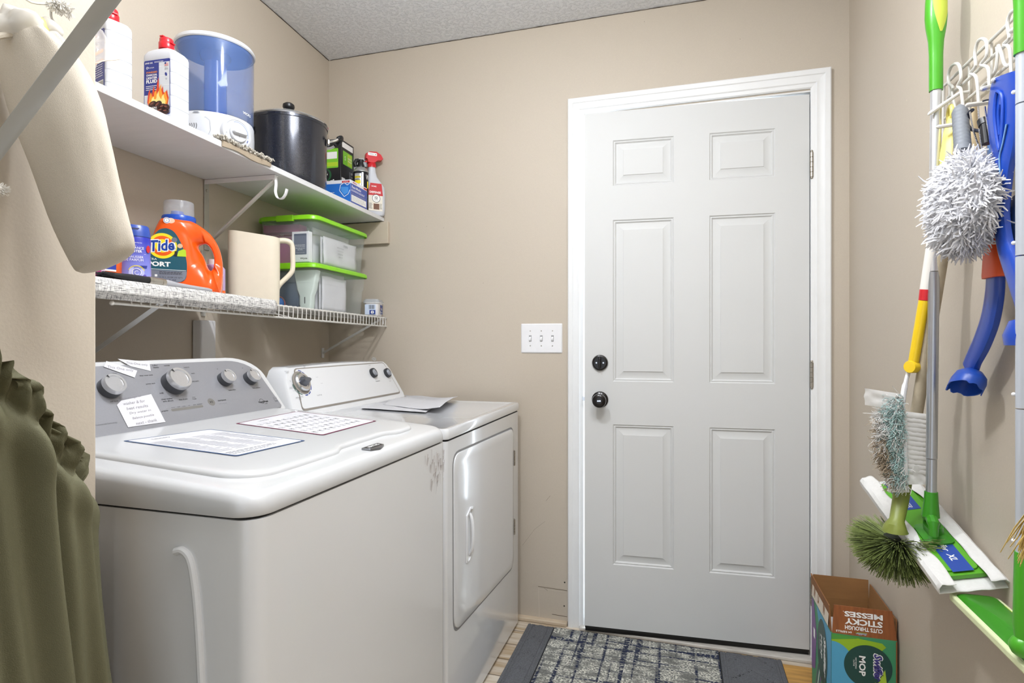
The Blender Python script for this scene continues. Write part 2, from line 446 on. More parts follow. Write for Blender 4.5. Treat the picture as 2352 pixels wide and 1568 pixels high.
# hinges: barrel on the room side of the hinge edge
for hz in (1.810, 1.044, .255):
    b = MB(); cx, cyy = .4585, 2.2995
    for k in range(5):
        b.lathe([(.0058, hz-.045+k*.018), (.0063, hz-.0445+k*.018), (.0063, hz-.0285+k*.018), (.0058, hz-.028+k*.018)], 14, 0, T(cx, cyy, 0))
    b.sphere((cx, cyy, hz+.048), .0052, 10); b.sphere((cx, cyy, hz-.048), .0052, 10)
    b.box(cx-.002, cyy, hz-.045, cx+.0015, 2.318, hz+.045)
    Mi = Md.inverted(); b.v = [Mi @ v for v in b.v]
    obj('hinge', b, STEEL, door)

# switch plate
SW = thing('switch_plate', 'white three-gang light switch plate on the beige wall left of the door', 'light switch', frame((-.5555, 2.31, 1.178), (1, 0, 0), (0, 0, 1)))
b = MB(); b.loft([ring(.176, .123, .004, 0), ring(.176, .123, .004, .002), ring(.168, .115, .003, .0058)])
obj('plate', b, WPLAST, SW, ang=20)
for dx in (-.0475, 0, .0475):
    d = Decal(.0001); d.rect(dx-.0056, -.0125, dx+.0056, .0125, mat('switch_slot', '#9b9b9b', .6), 59)
    d.build('slot', SW)
    b = MB(); b.loft([[(dx-.0045, -.011, .0058), (dx+.0045, -.011, .0058), (dx+.0045, .007, .0058), (dx-.0045, .007, .0058)], [(dx-.004, -.009, .012), (dx+.004, -.009, .012), (dx+.004, -.001, .014), (dx-.004, -.001, .014)]])
    obj('toggle', b, WPLAST, SW, bevel=.0008)
    for dy in (-.031, .031):
        b = MB(); b.lathe([(.0026, .0056), (.0022, .0068), (.0005, .0068)], 12, 0, T(dx, dy, 0)); obj('screw', b, STEEL, SW)

# scratches, nail holes and cut lines low on the wall beside the casing; scuffs higher up
d = Decal(.0003)
SCR = mat('gouge_in_wall', '#6a5947', .8); SC2 = mat('pale_plaster_scratch', '#ddd3c6', .8)
def W2(px, py): p = P(px, py, Y=2.31); return (p.x, p.z)
for pts, w, m in (([(1236, 1346), (1262, 1350), (1303, 1356)], .002, SCR), ([(1237, 1349), (1239, 1420)], .001, SC2), ([(1239, 1352), (1303, 1359)], .001, SC2), ([(1268, 1410), (1303, 1416)], .0022, SCR), ([(1268, 1412), (1302, 1418)], .001, SC2),
                  ([(1250, 1350), (1258, 1356)], .001, SCR), ([(1200, 1252), (1228, 1215), (1252, 1197)], .0006, SCR), ([(1254, 1150), (1264, 1138)], .0009, SCR), ([(1303, 1330), (1303, 1420)], .0015, SC2)):
    d.line([W2(*q) for q in pts], w, m)
for q in ((1297, 1337), (1296, 1391), (1234, 1419), (1254, 1421)):
    c_ = W2(*q); d.ell(c_[0], c_[1], .0032, .0032, DARKGAP, 2, 14)
for q in ((1019, 523), (980, 520), (1110, 650), (1480, 50), (1700, 90), (880, 300)):
    c_ = W2(*q); d.ell(c_[0], c_[1], .0012, .0012, SCR, 1, 8)
o = d.build('trim_8', None, frame((0, 2.3098, 0), (1, 0, 0), (0, 0, 1))); struct(o)
# caulk crack line under the ceiling
b = MB(); pts = []
for i in range(90):
    x = -1.57 + i*.024; pts.append((x, 2.3085, CZ-.002-.0022*abs(noise.noise((x*20, 0, 0)))))
b.tube(pts, [.0010+.0012*abs(noise.noise((i*.7, 3, 1))) for i in range(90)], 4)
pts = []
for i in range(80):
    s_ = i*.024; p = L(s_, .0015, CZ-.002-.0022*abs(noise.noise((s_*20, 5, 0)))); pts.append(p)
b.tube(pts, [.0012+.0012*abs(noise.noise((i*.7, 9, 1))) for i in range(80)], 4)
struct(obj('trim_9', b, mat('dark_crack_at_ceiling', '#4a4238', .9)))
# ------------------------------------------------------------------ washing machine
WX, WY0, WY1 = -.592, .682, 1.400
WB = -1.26
wash = thing('washing_machine', 'white top-load washing machine with grey control panel, nearest the camera', 'washing machine', T((WX+WB)/2, (WY0+WY1)/2, 0))
cy_, cx_ = (WY0+WY1)/2, (WX+WB)/2; wy, wx = WY1-WY0, WX-WB
PAINTSTEEL = mat('white_painted_steel', '#dedfe0', .25, coat=.35, var=.015, bscale=4)
b = MB(); b.loft([ring(wx-.004, wy-.008, .03, z, 6, cx_, cy_) for z in (.02, .902)], 0)
objw('cabinet', b, PAINTSTEEL, wash)
for sx in (-.26, .26):
    for sy in (-.30, .30):
        b = MB(); b.lathe([(.02, 0), (.02, .02)], 14, 0, T(cx_+sx, cy_+sy, 0)); objw('foot', b, BLACKP, wash)
# moulded top: skirt rising from the front edge to the console
def topz(x): 
    t = min(max((WX-x)/.5, 0), 1); return .938 + .034*t**.8
def top_ring(off, zf, r=.045):
    pts = rr(wx-2*off, wy-2*off, r, 8, cx_, cy_)
    dense = []
    for i in range(len(pts)):
        a, c = pts[i], pts[(i+1) % len(pts)]; n_ = 6 if math.dist(a, c) > .2 else 1
        for k in range(n_): t = k/n_; dense.append((a[0]+(c[0]-a[0])*t, a[1]+(c[1]-a[1])*t))
    return [(x, y, zf(x)) for x, y in dense]
b = MB()
b.loft([top_ring(.000, lambda x: .9065), top_ring(-.001, lambda x: .909), top_ring(.000, lambda x: topz(x)-.016), top_ring(.0035, lambda x: topz(x)-.006), top_ring(.010, lambda x: topz(x)-.001), top_ring(.018, topz), top_ring(.040, lambda x: topz(x)+.0005)], 0, True, True)
objw('top_deck', b, ENAMEL, wash, ang=50)
b = MB(); b.loft([ring(wx-.016, wy-.016, .03, z, 6, cx_, cy_) for z in (.9, .908)], 0); objw('seam', b, DARKGAP, wash)
# lid: wide plate with a finger recess in its front edge
def lid_outline():
    x0, x1, y0, y1 = -1.085, -.645, .735, 1.345; r = .07; o_ = []
    def arc(cx, cy, a0, a1, n=8):
        for i in range(n+1):
            a = R(a0+(a1-a0)*i/n); o_.append((cx+r*math.cos(a), cy+r*math.sin(a)))
    arc(x1-r, y0+r, -90, 0)
    ym = 1.10
    for y, dx in ((ym-.135, 0), (ym-.12, .002), (ym-.10, .012), (ym-.085, .018), (ym+.085, .018), (ym+.10, .012), (ym+.12, .002), (ym+.135, 0)): o_.append((x1-dx, y))
    arc(x1-r, y1-r, 0, 90); r = .015
    arc(x0+r, y1-r, 90, 180, 3); arc(x0+r, y0+r, 180, 270, 3)
    return o_
lo_ = lid_outline()
def lidring(k, dz):
    cx, cy = -.865, 1.04
    return [(cx+(x-cx)*k, cy+(y-cy)*k, topz(cx+(x-cx)*k)+dz) for x, y in lo_]
b = MB(); b.loft([lidring(1.0, -.002), lidring(1.0, .003), lidring(.992, .0075), lidring(.975, .009), lidring(.93, .009)], 0, True, True)
lid = objw('lid', b, ENAMEL, wash, ang=50)
# console: slanted housing with a satin grey fascia
Mc = frame((-1.10, WY0, .972), (0, 1, 0), (-.10, 0, .150))
def con_outline(w, h, r0, x0=0, y0=0, slope=.045, k=7, bot=.006):
    """fascia outline: square at the bottom, big rounded shoulders, leaning-in ends"""
    o_ = [(x0+w-bot, y0), (x0+w, y0+bot)]
    cx, cy = x0+w-slope-r0, y0+h-r0*.62
    for i in range(k+1):
        a = R(4+86*i/k); o_.append((cx+r0*math.cos(a), cy+r0*.62*math.sin(a)))
    cx = x0+slope+r0
    for i in range(k+1):
        a = R(90+86*i/k); o_.append((cx+r0*math.cos(a), cy+r0*.62*math.sin(a)))
    o_ += [(x0, y0+bot), (x0+bot, y0)]
    return o_
hous = con_outline(wy-.004, .182, .11, .002, -.004, .012)
b = MB()
MB_ = Mc
front = [Mc @ Vector((x, y, 0)) for x, y in hous]; front1 = [Mc @ Vector((x, y, -.008)) for x, y in con_outline(wy, .188, .112, 0, -.006, .010)]
back = [Vector((-1.262+.0*p.z, p.y, p.z)) for p in front1]
b.loft([front, front1, back], 0, True, True)
if True: b.f = [tuple(reversed(f)) for f in b.f]
con = objw('control_console', b, ENAMEL, wash, ang=40)
SATIN = mat('satin_grey_fascia', '#94959a', .38, .35, bump=.05, bscale=300, var=.03)
b = MB(); b.prism(con_outline(wy-.03, .163, .10, .015, .004, .018), .0003, .0022, 0, Mc)
fas = objw('fascia', b, SATIN, con, ang=30)
KDARK = mat('dark_grey_knob_side', '#4b4d52', .4, .2)
KFACE = mat('brushed_knob_face', '#d0d1d4', .28, .75, bump=.1, bscale=200)
def wknob(px, py, r, h=.028):
    x, y = UV(px, py, Mc @ T(0, 0, h*.75))
    b = MB(); b.lathe([(r*1.02, .002), (r*1.02, .006), (r, h*.62)], 40, 0, Mc @ T(x, y, 0), cap1=False)
    b.lathe([(r, h*.62), (r, h*.86), (r*.94, h), (r*.74, h), (r*.70, h*.93), (.0005, h*.93)], 40, 1, Mc @ T(x, y, 0), cap0=False)
    k = objw('control_knob', b, [KDARK, KFACE], con, ang=25)
    dd = Decal(); a = R(125); dd.poly([(r*.95*math.cos(a+.14), r*.95*math.sin(a+.14)), (r*.62*math.cos(a), r*.62*math.sin(a)), (r*.95*math.cos(a-.14), r*.95*math.sin(a-.14))], INK, 2)
    dd.mb.v = [Mc @ T(x, y, h) @ v for v in dd.mb.v]; objw('pointer', dd.mb, dd.mats, k)
    return x, y
kpos = [wknob(262, 882, .0235), wknob(411, 870, .0285, .034), wknob(525, 864, .0195), wknob(583, 862, .0195)]
# printed legends
d = Decal()
def cl(st, px, py, h, m=INK, **k):
    x, y = UV(px, py, Mc @ T(0, 0, .0025)); d.text(st, x, y, h, m, 13, **k)
for st, px, py, h in (('bulky/\nsheets', 357, 841, .010), ('normal', 383, 839, .0038), ('colors', 262, 857, .0035), ('control', 428, 843, .0038), ('wash', 443, 857, .0036), ('cold wash', 448, 875, .0038),
                      ('deep water wash', 336, 862, .0045), ('power wash', 346, 881, .0045), ('soak', 371, 902, .0042), ('drain & spin', 421, 917, .0045), ('rinse\n& spin', 446, 914, .0085), ('off', 499, 847, .003), ('off', 557, 845, .003),
                      ('extra rinse', 533, 895, .0036), ('fabric softener', 589, 890, .0036), ('soil level', 262, 921, .0036), ('progress', 379, 944, .0034), ('Commercial Technology', 245, 973, .0042)):
    cl(st, px, py, h, INK if 'Comm' not in st else GINK)
cl('clean washer\nwith affresh', 385, 918, .010)
cl('start/pause', 510, 919, .0058, bold=.01); cl('hold 3 s to cancel', 512, 926, .0026, GINK)
cl('PowerWash', 605, 922, .0055, bold=.03); cl('SYSTEM', 611, 926.5, .0022)
x, y = UV(600, 922, Mc); d.arc(x, y, .0068, .0078, 0, 360, INK, 12, 24)
x, y = UV(632, 918, Mc); d.rect(x-.0065, y-.0075, x+.0065, y+.0075, GINK, 12); d.rect(x-.0057, y-.0067, x+.0057, y+.0067, SATIN, 13); d.line([(x-.005, y+.002), (x, y+.004), (x+.005, y)], .001, GINK, 14); d.rect(x-.005, y-.006, x+.005, y-.003, GINK, 14)
x, y = UV(484, 924, Mc); d.ell(x, y, .0105, .0105, mat('dark_grey_button', '#74726e', .4), 12); d.poly([(x-.004, y-.003), (x, y), (x-.004, y+.003)], INK, 13); d.rect(x+.001, y-.003, x+.002, y+.003, INK, 13); d.rect(x+.003, y-.003, x+.004, y+.003, INK, 13)
xa, ya = UV(392, 943, Mc); xb, yb = UV(466, 935, Mc); d.rrect(xa, ya-.0035, xb, ya+.0035, .0034, mat('dark_grey_button'), 12)
for i, st in enumerate(('sensing', 'wash', 'rinse', 'spin', 'done', 'lid locked')):
    d.text(st, xa+(xb-xa)*(i+.5)/6, ya+.0062, .0026, INK, 13)
d.mb.v = [Mc @ v for v in d.mb.v]; objw('console_lettering', d.mb, d.mats, con)
for i, (x, y) in enumerate(kpos):
    pass
# two stickers on the lid
def on_lid(px, py, dz=.0095):
    z = .98
    for _ in range(6): p = P(px, py, Z=z); z = topz(p.x)+dz
    return P(px, py, Z=z)
def sticker(corners, border, title, rows, icons):
    pts = [on_lid(*c) for c in corners]           # TL, TR, BR, BL as read
    def at(u, v, l): 
        p = pts[3]*(1-u)*(1-v)+pts[2]*u*(1-v)+pts[1]*u*v+pts[0]*(1-u)*v
        return (p.x, p.y, topz(p.x)+.0091+l)
    w = (pts[1]-pts[0]).length; h = (pts[0]-pts[3]).length
    dd = Decal()
    dd.rrect(0, 0, w, h, .006, border, 1); dd.rrect(.005, .005, w-.005, h-.005, .006, PAPER, 2)
    dd.text('Laundry', w*.30, h*.90, .010, GINK, 3, shear=.2)
    if icons:
        for r in range(rows):
            for c in range(9):
                x = w*(.08+.095*c); y = h*(.78-.125*r)
                k = random.random(); dd.line([(x-.004, y-.003), (x+.004, y-.003), (x+.005, y+.003), (x-.005, y+.003), (x-.004, y-.003)], .0007, INK, 3)
                if k < .45: dd.line([(x-.005, y-.004), (x+.005, y+.004)], .0009, INK, 3); dd.line([(x-.005, y+.004), (x+.005, y-.004)], .0009, INK, 3)
                elif k < .6: dd.arc(x, y, .002, .003, 0, 360, INK, 3, 10)
                dd.lines(x-.007, y-.011, x+.007, y-.006, 2, GINK, 3, .4)
    else:
        for c in range(4): dd.lines(w*(.05+.235*c), h*.18, w*(.05+.235*c+.20), h*.80, 17, LIGHTINK, 3, .42)
        dd.lines(w*.05, h*.05, w*.7, h*.14, 3, GINK, 3, .3)
    return dd.build('care_sticker', None, None, lambda x, y, z: at(x/w, y/h, z))
for o in (sticker([(280, 1012), (483, 985), (703, 1011), (543, 1047)], mat('navy_border', '#3b5378', .5), '', 5, False),
          sticker([(540, 972), (681, 944), (866, 966), (742, 999)], mat('maroon_border', '#6e2a48', .5), '', 6, True)):
    Mi = rootM(wash).inverted()
    for v in o.data.vertices: v.co = Mi @ v.co
    o.parent = lid
# maker's badge on the deck in front of the lid
p = on_lid(859, 1029, .0)
Mbd = frame((p.x, p.y, topz(p.x)+.0004), (.0, 1, 0), (-1, 0, .08))
b = MB(); b.prism([(-.032, .011), (.032, .011), (.028, -.008), (.0, -.0155), (-.028, -.008)], 0, .0045, 0, Mbd)
bd = objw('badge', b, mat('pewter_badge', '#8f9093', .3, .9), wash, bevel=.001)
d = Decal(); d.poly([(-.026, .0085), (.026, .0085), (.0235, -.006), (-.0235, -.006)], mat('black_badge_field', '#26262a', .4), 24); d.text('MAYTAG', 0, .0018, .0085, WINK, 25, w=.040, bold=.02)
d.mb.v = [Mbd @ v for v in d.mb.v]; objw('badge_lettering', d.mb, d.mats, bd)
# rust-brown scrape on the front panel
d = Decal(.0001)
SCRAPE = mat('brown_scrape', '#8e664c', .7, alpha=.30, var=.3, bscale=90)
for i in range(44):
    px = random.gauss(1001, 12); py = random.uniform(1030, 1105)
    if px > 1021: px = 1018
    L_ = random.uniform(6, 30); p = P(px, py, X=WX+.0008); q = P(px-random.uniform(-1, 3), py+L_, X=WX+.0008)
    w = random.uniform(.001, .006)
    d.mb.add([(WX+.0006, p.y-w, p.z), (WX+.0006, p.y+w, p.z), (WX+.0006, q.y+w*.3, q.z), (WX+.0006, q.y-w*.3, q.z)], [(0, 1, 2, 3)], d.mi(SCRAPE))
objw('scrape_mark', d.mb, d.mats, wash)
# embossed vertical rib in the side panel
b = MB(); rp = smoothpath([P(px, py, Y=.6845) for px, py in ((404, 1266), (420, 1264), (436, 1282), (446, 1330), (455, 1420), (463, 1568), (470, 1760))], 5)
b.tube(rp, .0062, 10)
objw('side_rib', b, PAINTSTEEL, wash)

# handwritten notes taped to the washer console
def taped(name, label, corners, lift, lines_, lw, cat='paper note', tiltrow=0, extra=None):
    Mn = Mc @ T(0, 0, lift)
    pts = [UV(px, py, Mn) for px, py in corners]
    ctr = (sum(p[0] for p in pts)/len(pts), sum(p[1] for p in pts)/len(pts))
    root = thing(name, label, cat, Mn @ T(ctr[0], ctr[1], 0))
    q = [(x-ctr[0], y-ctr[1]) for x, y in pts]
    b = MB(); b.prism(q, 0, .0004)
    obj('sheet', b, PAPER, root)
    return root, q
r_, q = taped('paper_note', 'square handwritten note on torn paper, taped over the bottom of the washer panel', [(278, 920), (347, 905), (380, 969), (294, 981), (268, 930)], .003, 6, .0008)
d = Decal(); w_ = max(p[0] for p in q)-min(p[0] for p in q); x0 = min(p[0] for p in q); 
for i, st in enumerate(('Due to age of', 'washer & for', 'best results', 'Dry water in', 'Balance possible', 'next - thank')):
    d.text(st, .000+i*.0015, .031-i*.0125, .0068, PENCIL, 4, shear=.3, rot=2, w=.052)
d.build('handwriting', r_)
r_, q = taped('paper_note', 'long strip note reading "This One only" at the top of the washer panel', [(244, 829), (315, 851), (309, 867), (238, 842)], .0035, 1, .0008)
d = Decal(); d.text('This One only', 0, 0, .0085, PENCIL, 4, shear=.2, rot=-14, w=.056); d.build('handwriting', r_)
r_, q = taped('paper_note', 'taped strip note along the top edge of the washer panel, right of the shorter strip', [(270, 824), (343, 831), (346, 852), (300, 841)], .0028, 1, .0008)
d = Decal(); d.text('This One only', .0, .001, .0078, PENCIL, 4, shear=.2, rot=-10, w=.05); d.build('handwriting', r_)

# ------------------------------------------------------------------ tumble dryer
DXF, DY0, DY1 = -.640, 1.505, 2.258
DBk = -1.285
cx_, cy_ = (DXF+DBk)/2, (DY0+DY1)/2; dx_, dy_ = DXF-DBk, DY1-DY0
dry = thing('tumble_dryer', 'white front-loading dryer with white console, between the washer and the door wall', 'dryer', T(cx_, cy_, 0))
DW = mat('dryer_white_enamel', '#e2e4e7', .16, coat=.8, var=.01, bscale=4)
b = MB(); b.loft([ring(dx_, dy_, .012, z, 4, cx_, cy_) for z in (.015, .878)], 0); objw('cabinet', b, DW, dry)
b = MB(); b.loft([ring(dx_-.006, dy_-.006, .012, z, 4, cx_, cy_) for z in (.876, .884)], 0); objw('seam', b, DARKGAP, dry)
b = MB(); b.loft([ring(dx_+.004, dy_+.004, .014, .884, 5, cx_, cy_), ring(dx_+.006, dy_+.006, .015, .888, 5, cx_, cy_), ring(dx_+.006, dy_+.006, .015, .908, 5, cx_, cy_), ring(dx_+.000, dy_+.000, .013, .914, 5, cx_, cy_), ring(dx_-.03, dy_-.03, .02, .914, 5, cx_, cy_), ring(dx_-.05, dy_-.05, .02, .911, 5, cx_, cy_)], 0)
objw('worktop', b, DW, dry, ang=50)
for sx in (-.26, .26):
    for sy in (-.31, .31):
        b = MB(); b.lathe([(.018, 0), (.018, .016)], 14, 0, T(cx_+sx, cy_+sy, 0)); objw('foot', b, BLACKP, dry)
# door: five-sided panel, lower far corner cut away
Mf = frame((DXF, 0, 0), (0, 1, 0), (0, 0, 1))
def rpoly(pts, rad, k=5):
    out = []; n = len(pts)
    for i in range(n):
        a, p, c = Vector(pts[i-1]), Vector(pts[i]), Vector(pts[(i+1) % n]); r = rad[i] if isinstance(rad, (list, tuple)) else rad
        d1 = (a-p).normalized(); d2 = (c-p).normalized(); p1 = p+d1*r; p2 = p+d2*r
        for j in range(k+1):
            t = j/k; out.append(tuple(p1*(1-t)**2+p*2*t*(1-t)+p2*t*t))
    return out
dpts = [(1.553, .30), (2.178, .268), (2.178, .812), (1.553, .828)]
DOORP = [UV(1046, 1452, Mf), UV(1180, 1283, Mf), UV(1178, 978, Mf), UV(1040, 1036, Mf)]
DOORP = [(1.556, .308), (2.178, .270), (2.176, .822), (1.552, .834)]
dcx, dcy = 1.866, .56
def dsc(pts, off):
    return rpoly([(x+(off if x < dcx else -off), y+(off if y < dcy else -off)) for x, y in pts], [.045-off*.5]*4)
b = MB(); rings = []
for off, z in ((-.006, .0002), (-.004, .0008), (-.002, -.001)): rings.append([Mf @ Vector((x, y, z)) for x, y in dsc(DOORP, off)])
for off, z in ((.001, -.001), (.002, .003), (.006, .0045), (.03, .005)): rings.append([Mf @ Vector((x, y, z)) for x, y in dsc(DOORP, off)])
b.loft(rings[:3], 1, True, True); b.loft(rings[3:], 0, True, True)
dd_ = objw('dryer_door', b, [DW, mat('grey_door_seal', '#8d8e90', .6)], dry, ang=40)
hx0, hx1, hz0, hz1 = 1.642, 1.702, .478, .642
b = MB(); hp = [(hx0, hz0+.004), (hx0+.020, hz0), (hx1, hz0+.018), (hx1, hz1), (hx1-.026, hz1+.004), (hx0, hz1-.014)]
b.loft([[Mf @ Vector((x, y, .005)) for x, y in hp], [Mf @ Vector((x, y, .010)) for x, y in hp], [Mf @ Vector((hx0+.026+(x-hx0-.03)*.80, .56+(y-.56)*.92, .011)) for x, y in hp], [Mf @ Vector((hx0+.026+(x-hx0-.03)*.76, .56+(y-.56)*.90, .006)) for x, y in hp]], 0)
hd = objw('handle', b, DW, dd_, bevel=.0012)
b = MB(); b.tube(smoothpath([Mf @ Vector(p) for p in ((hx0+.03, hz0+.022, .006), (hx0+.026, hz0+.04, .016), (hx0+.024, .56, .020), (hx0+.026, hz1-.035, .016), (hx0+.03, hz1-.015, .006))], 5), .0055, 10)
objw('grip', b, DW, hd)
for zc in (.700, .425):
    b = MB()
    for k in range(5): b.lathe([(.0042, zc-.030+k*.012), (.0042, zc-.0195+k*.012)], 10, 0, T(DXF+.0035, 2.182, 0))
    b.box(DXF-.001, 2.172, zc-.030, DXF+.002, 2.192, zc+.030)
    objw('hinge', b, STEEL, dry)
# console
Mq = frame((-1.150, DY0, .916), (0, 1, 0), (-.085, 0, .182))
b = MB()
def dcon(off, z):
    w, h = dy_, .196; o_ = []
    o_ += [(w-off-.004, off), (w-off, off+.02)]
    pts = [(w-off-.022, h-off-.012)]
    o_ += [(w-off-.030, h-.055), (w-off-.045, h-off-.022), (w-off-.062, h-off-.010)]
    for i in range(9):
        t = i/8; x = (w-.075)*(1-t)+.075*t; o_.append((x, h-off-.009+.007*math.sin(math.pi*t)))
    o_ += [(off+.062, h-off-.010), (off+.045, h-off-.022), (off+.030, h-.055), (off, off+.02), (off+.004, off)]
    return [Mq @ Vector((x, y, z)) for x, y in o_]
r0 = dcon(.008, .0); r1 = dcon(0, -.010); r2 = [Vector((-1.284, p.y, p.z)) for p in r1]
low = [p.copy() for p in r1]
b.loft([r0, r1, r2], 0, True, True); b.f = [tuple(reversed(f)) for f in b.f]
b.box(-1.28, DY0+.004, .910, -1.141, DY1-.004, .926)
dcn = objw('control_console', b, DW, dry, ang=40)
FGREY = mat('warm_grey_line', '#8b857d', .5)
b = MB(); o1 = rpoly([(.052, .028), (dy_-.035, .028), (dy_-.073, .176), (.088, .176)], .016, 5); b.prism(o1, .0003, .0020, 0, Mq)
o2 = rpoly([(.056, .034), (dy_-.040, .034), (dy_-.077, .172), (.092, .172)], .014, 5); b.prism(o2, .0020, .0026, 1, Mq)
df_ = objw('fascia', b, [FGREY, DW], dcn)
d = Decal()
def dl(st, px, py, h, m=GINK, **k):
    x, y = UV(px, py, Mq @ T(0, 0, .003)); d.text(st, x, y, h, m, 15, **k)
kx, ky = UV(697, 876, Mq @ T(0, 0, .012))
for a0, a1, m in ((60, 80, BLUINK), (40, 56, BLUINK), (22, 36, BLUINK), (5, 18, BLUINK), (-40, -5, BLUINK), (-70, -50, BLUINK), (-95, -76, BLUINK), (-178, -150, mat('green_ink', '#4d6b60', .5)), (-146, -112, mat('green_ink', '#4d6b60', .5))):
    d.arc(kx, ky, .043, .0465, a0, a1, m, 14, 8)
for st, px, py, h in (('TIMED\nDRY', 699, 841, .0085), ('WRINKLE\nSHIELD', 659, 854, .0085), ('Less\nDry', 667, 875, .007), ('Energy\nPreferred', 669, 890, .007), ('Normal Dry', 677, 897, .003), ('Very Dry', 728, 866, .003), ('Less Dry', 739, 880, .003), ('Off', 706, 908, .003),
                      ('AUTOMATIC\nDRY', 689, 914, .011), ('FLUFF AIR', 734, 907, .0042), ('SIGNAL', 849, 838.5, .003), ('TEMPERATURE', 868, 875, .0035), ('START', 896, 875, .0035)):
    dl(st, px, py, h)
x, y = UV(858, 825, Mq); d.ell(x, y, .019, .010, FGREY, 14, a=0); d.ell(x, y, .0175, .0088, mat('silver_badge', '#b9bab8', .3, .6), 15); d.text('Whirlpool', x, y, .006, GINK, 16, w=.024, shear=.3)
d.mb.v = [Mq @ v for v in d.mb.v]; objw('console_lettering', d.mb, d.mats, dcn)
Mk = Mq @ T(kx, ky, .0025)
b = MB(); b.lathe([(.040, 0), (.040, .001), (.0405, .0015), (.037, .002)], 44, 0, Mk); b.lathe([(.033, .001), (.033, .010), (.029, .014), (.022, .014), (.0215, .012), (.001, .012)], 44, 1, Mk)
dk = objw('timer_dial', b, [FGREY, CHROME], dcn)
b = MB(); g_ = [(.019*math.cos(R(a)), .019*math.sin(R(a))) for a in range(0, 360, 12)]
b.loft([[Mk @ Vector((x, y, .010)) for x, y in g_], [Mk @ Vector((x*.98, y*.6, .024)) for x, y in g_], [Mk @ Vector((x*.9, y*.36, .030)) for x, y in g_]], 0)
objw('dial_grip', b, mat('graphite_plastic', '#62656d', .3, .3), dk)
for px, py in ((860, 855), (892, 855)):
    x, y = UV(px, py, Mq @ T(0, 0, .012)); Mk = Mq @ T(x, y, .0025) @ RZ(25)
    b = MB(); b.lathe([(.0205, 0), (.0205, .008), (.019, .012), (.015, .012), (.015, .006), (.001, .006)], 32, 0, Mk)
    k_ = objw('control_knob', b, mat('charcoal_knob', '#2f3136', .35), dcn)
    b = MB(); g_ = [(.0145*math.cos(R(a)), .0145*math.sin(R(a))) for a in range(0, 360, 15)]
    b.loft([[Mk @ Vector((x, y, .006)) for x, y in g_], [Mk @ Vector((x*.45, y*1.0, .016)) for x, y in g_], [Mk @ Vector((x*.2, y*.95, .017)) for x, y in g_]], 0)
    objw('knob_face', b, mat('blue_grey_plastic', '#9fa4ad', .3, .3), k_)
# loose sheets of paper curling on the dryer
def crumpled(name, label, corners, z0, curl, seed):
    pts = [P(px, py, Z=z0) for px, py in corners]  # four corners in order
    c = sum(pts, Vector())/4
    root = thing(name, label, 'sheet of paper', T(c.x, c.y, z0))
    b = MB()
    def f(u, v):
        p = pts[0]*(1-u)*(1-v)+pts[1]*u*(1-v)+pts[2]*u*v+pts[3]*(1-u)*v
        z = .0012 + curl(u, v) + .0012*(1+noise.noise((u*5+seed, v*5, seed)))
        return (p.x-c.x, p.y-c.y, z)
    b.grid(f, 28, 28)
    obj('sheet', b, PAPER, root, solid=.0004)
    dd = Decal()
    for i in range(3):
        v = .62+.09*i; dd.mb.add([(f(u_/20, v+dv)[0], f(u_/20, v+dv)[1], f(u_/20, v+dv)[2]+.0006) for dv in (0, .02) for u_ in range(2, 17)], [(k, k+1, 15+k+1, 15+k) for k in range(14) if k % 5 != 3], dd.mi(LIGHTINK))
    dd.build('faint_print', root)
crumpled('paper_sheet', 'flat white sheet with its long edge against the dryer console', [(765, 934), (978, 948), (1022, 918), (905, 908)], .9145, lambda u, v: .012*math.sin(math.pi*u)*v*.6, 3)
crumpled('paper_sheet', 'curled white sheet with lifted right edge, lying over the flat one on the dryer', [(880, 930), (1010, 947), (1052, 920), (925, 905)], .9175, lambda u, v: .016*(max(0, u-.55)/.45)**2+.006*math.sin(math.pi*v), 8)

# ------------------------------------------------------------------ upper board shelf
SHW = mat('white_shelf_board', '#dedfe0', .45, var=.05, bscale=18, stretch=(.4, 3, 1))
def shelf_frame(s=0, n=0, z=0, rot=0):
    p = L(s, n, z); return Matrix.Translation(p) @ Matrix.Rotation(LA + R(rot), 4, 'Z')
SZ = 1.7257
sh = thing('wall_shelf', 'long white board shelf holding lighter fluid, humidifier and stock pot', 'shelf', shelf_frame(1.2, 0, SZ))
b = MB()
def Lw(s, n, z): return L(s, n, z)
b.add([Lw(s, n, z) for s, n, z in ((1.62, .0015, SZ-.018), (1.62, .29, SZ-.018), (.0185, .29, SZ-.018), (.002, .0015, SZ-.018), (1.62, .0015, SZ), (1.62, .29, SZ), (.0185, .29, SZ), (.002, .0015, SZ))],
      [(0, 1, 2, 3), (7, 6, 5, 4), (0, 4, 5, 1), (1, 5, 6, 2), (2, 6, 7, 3), (3, 7, 4, 0)])
objw('board', b, SHW, sh, bevel=.0012)
GREYM = mat('greyish_painted_steel', '#b9b6ae', .4, .2, var=.1)
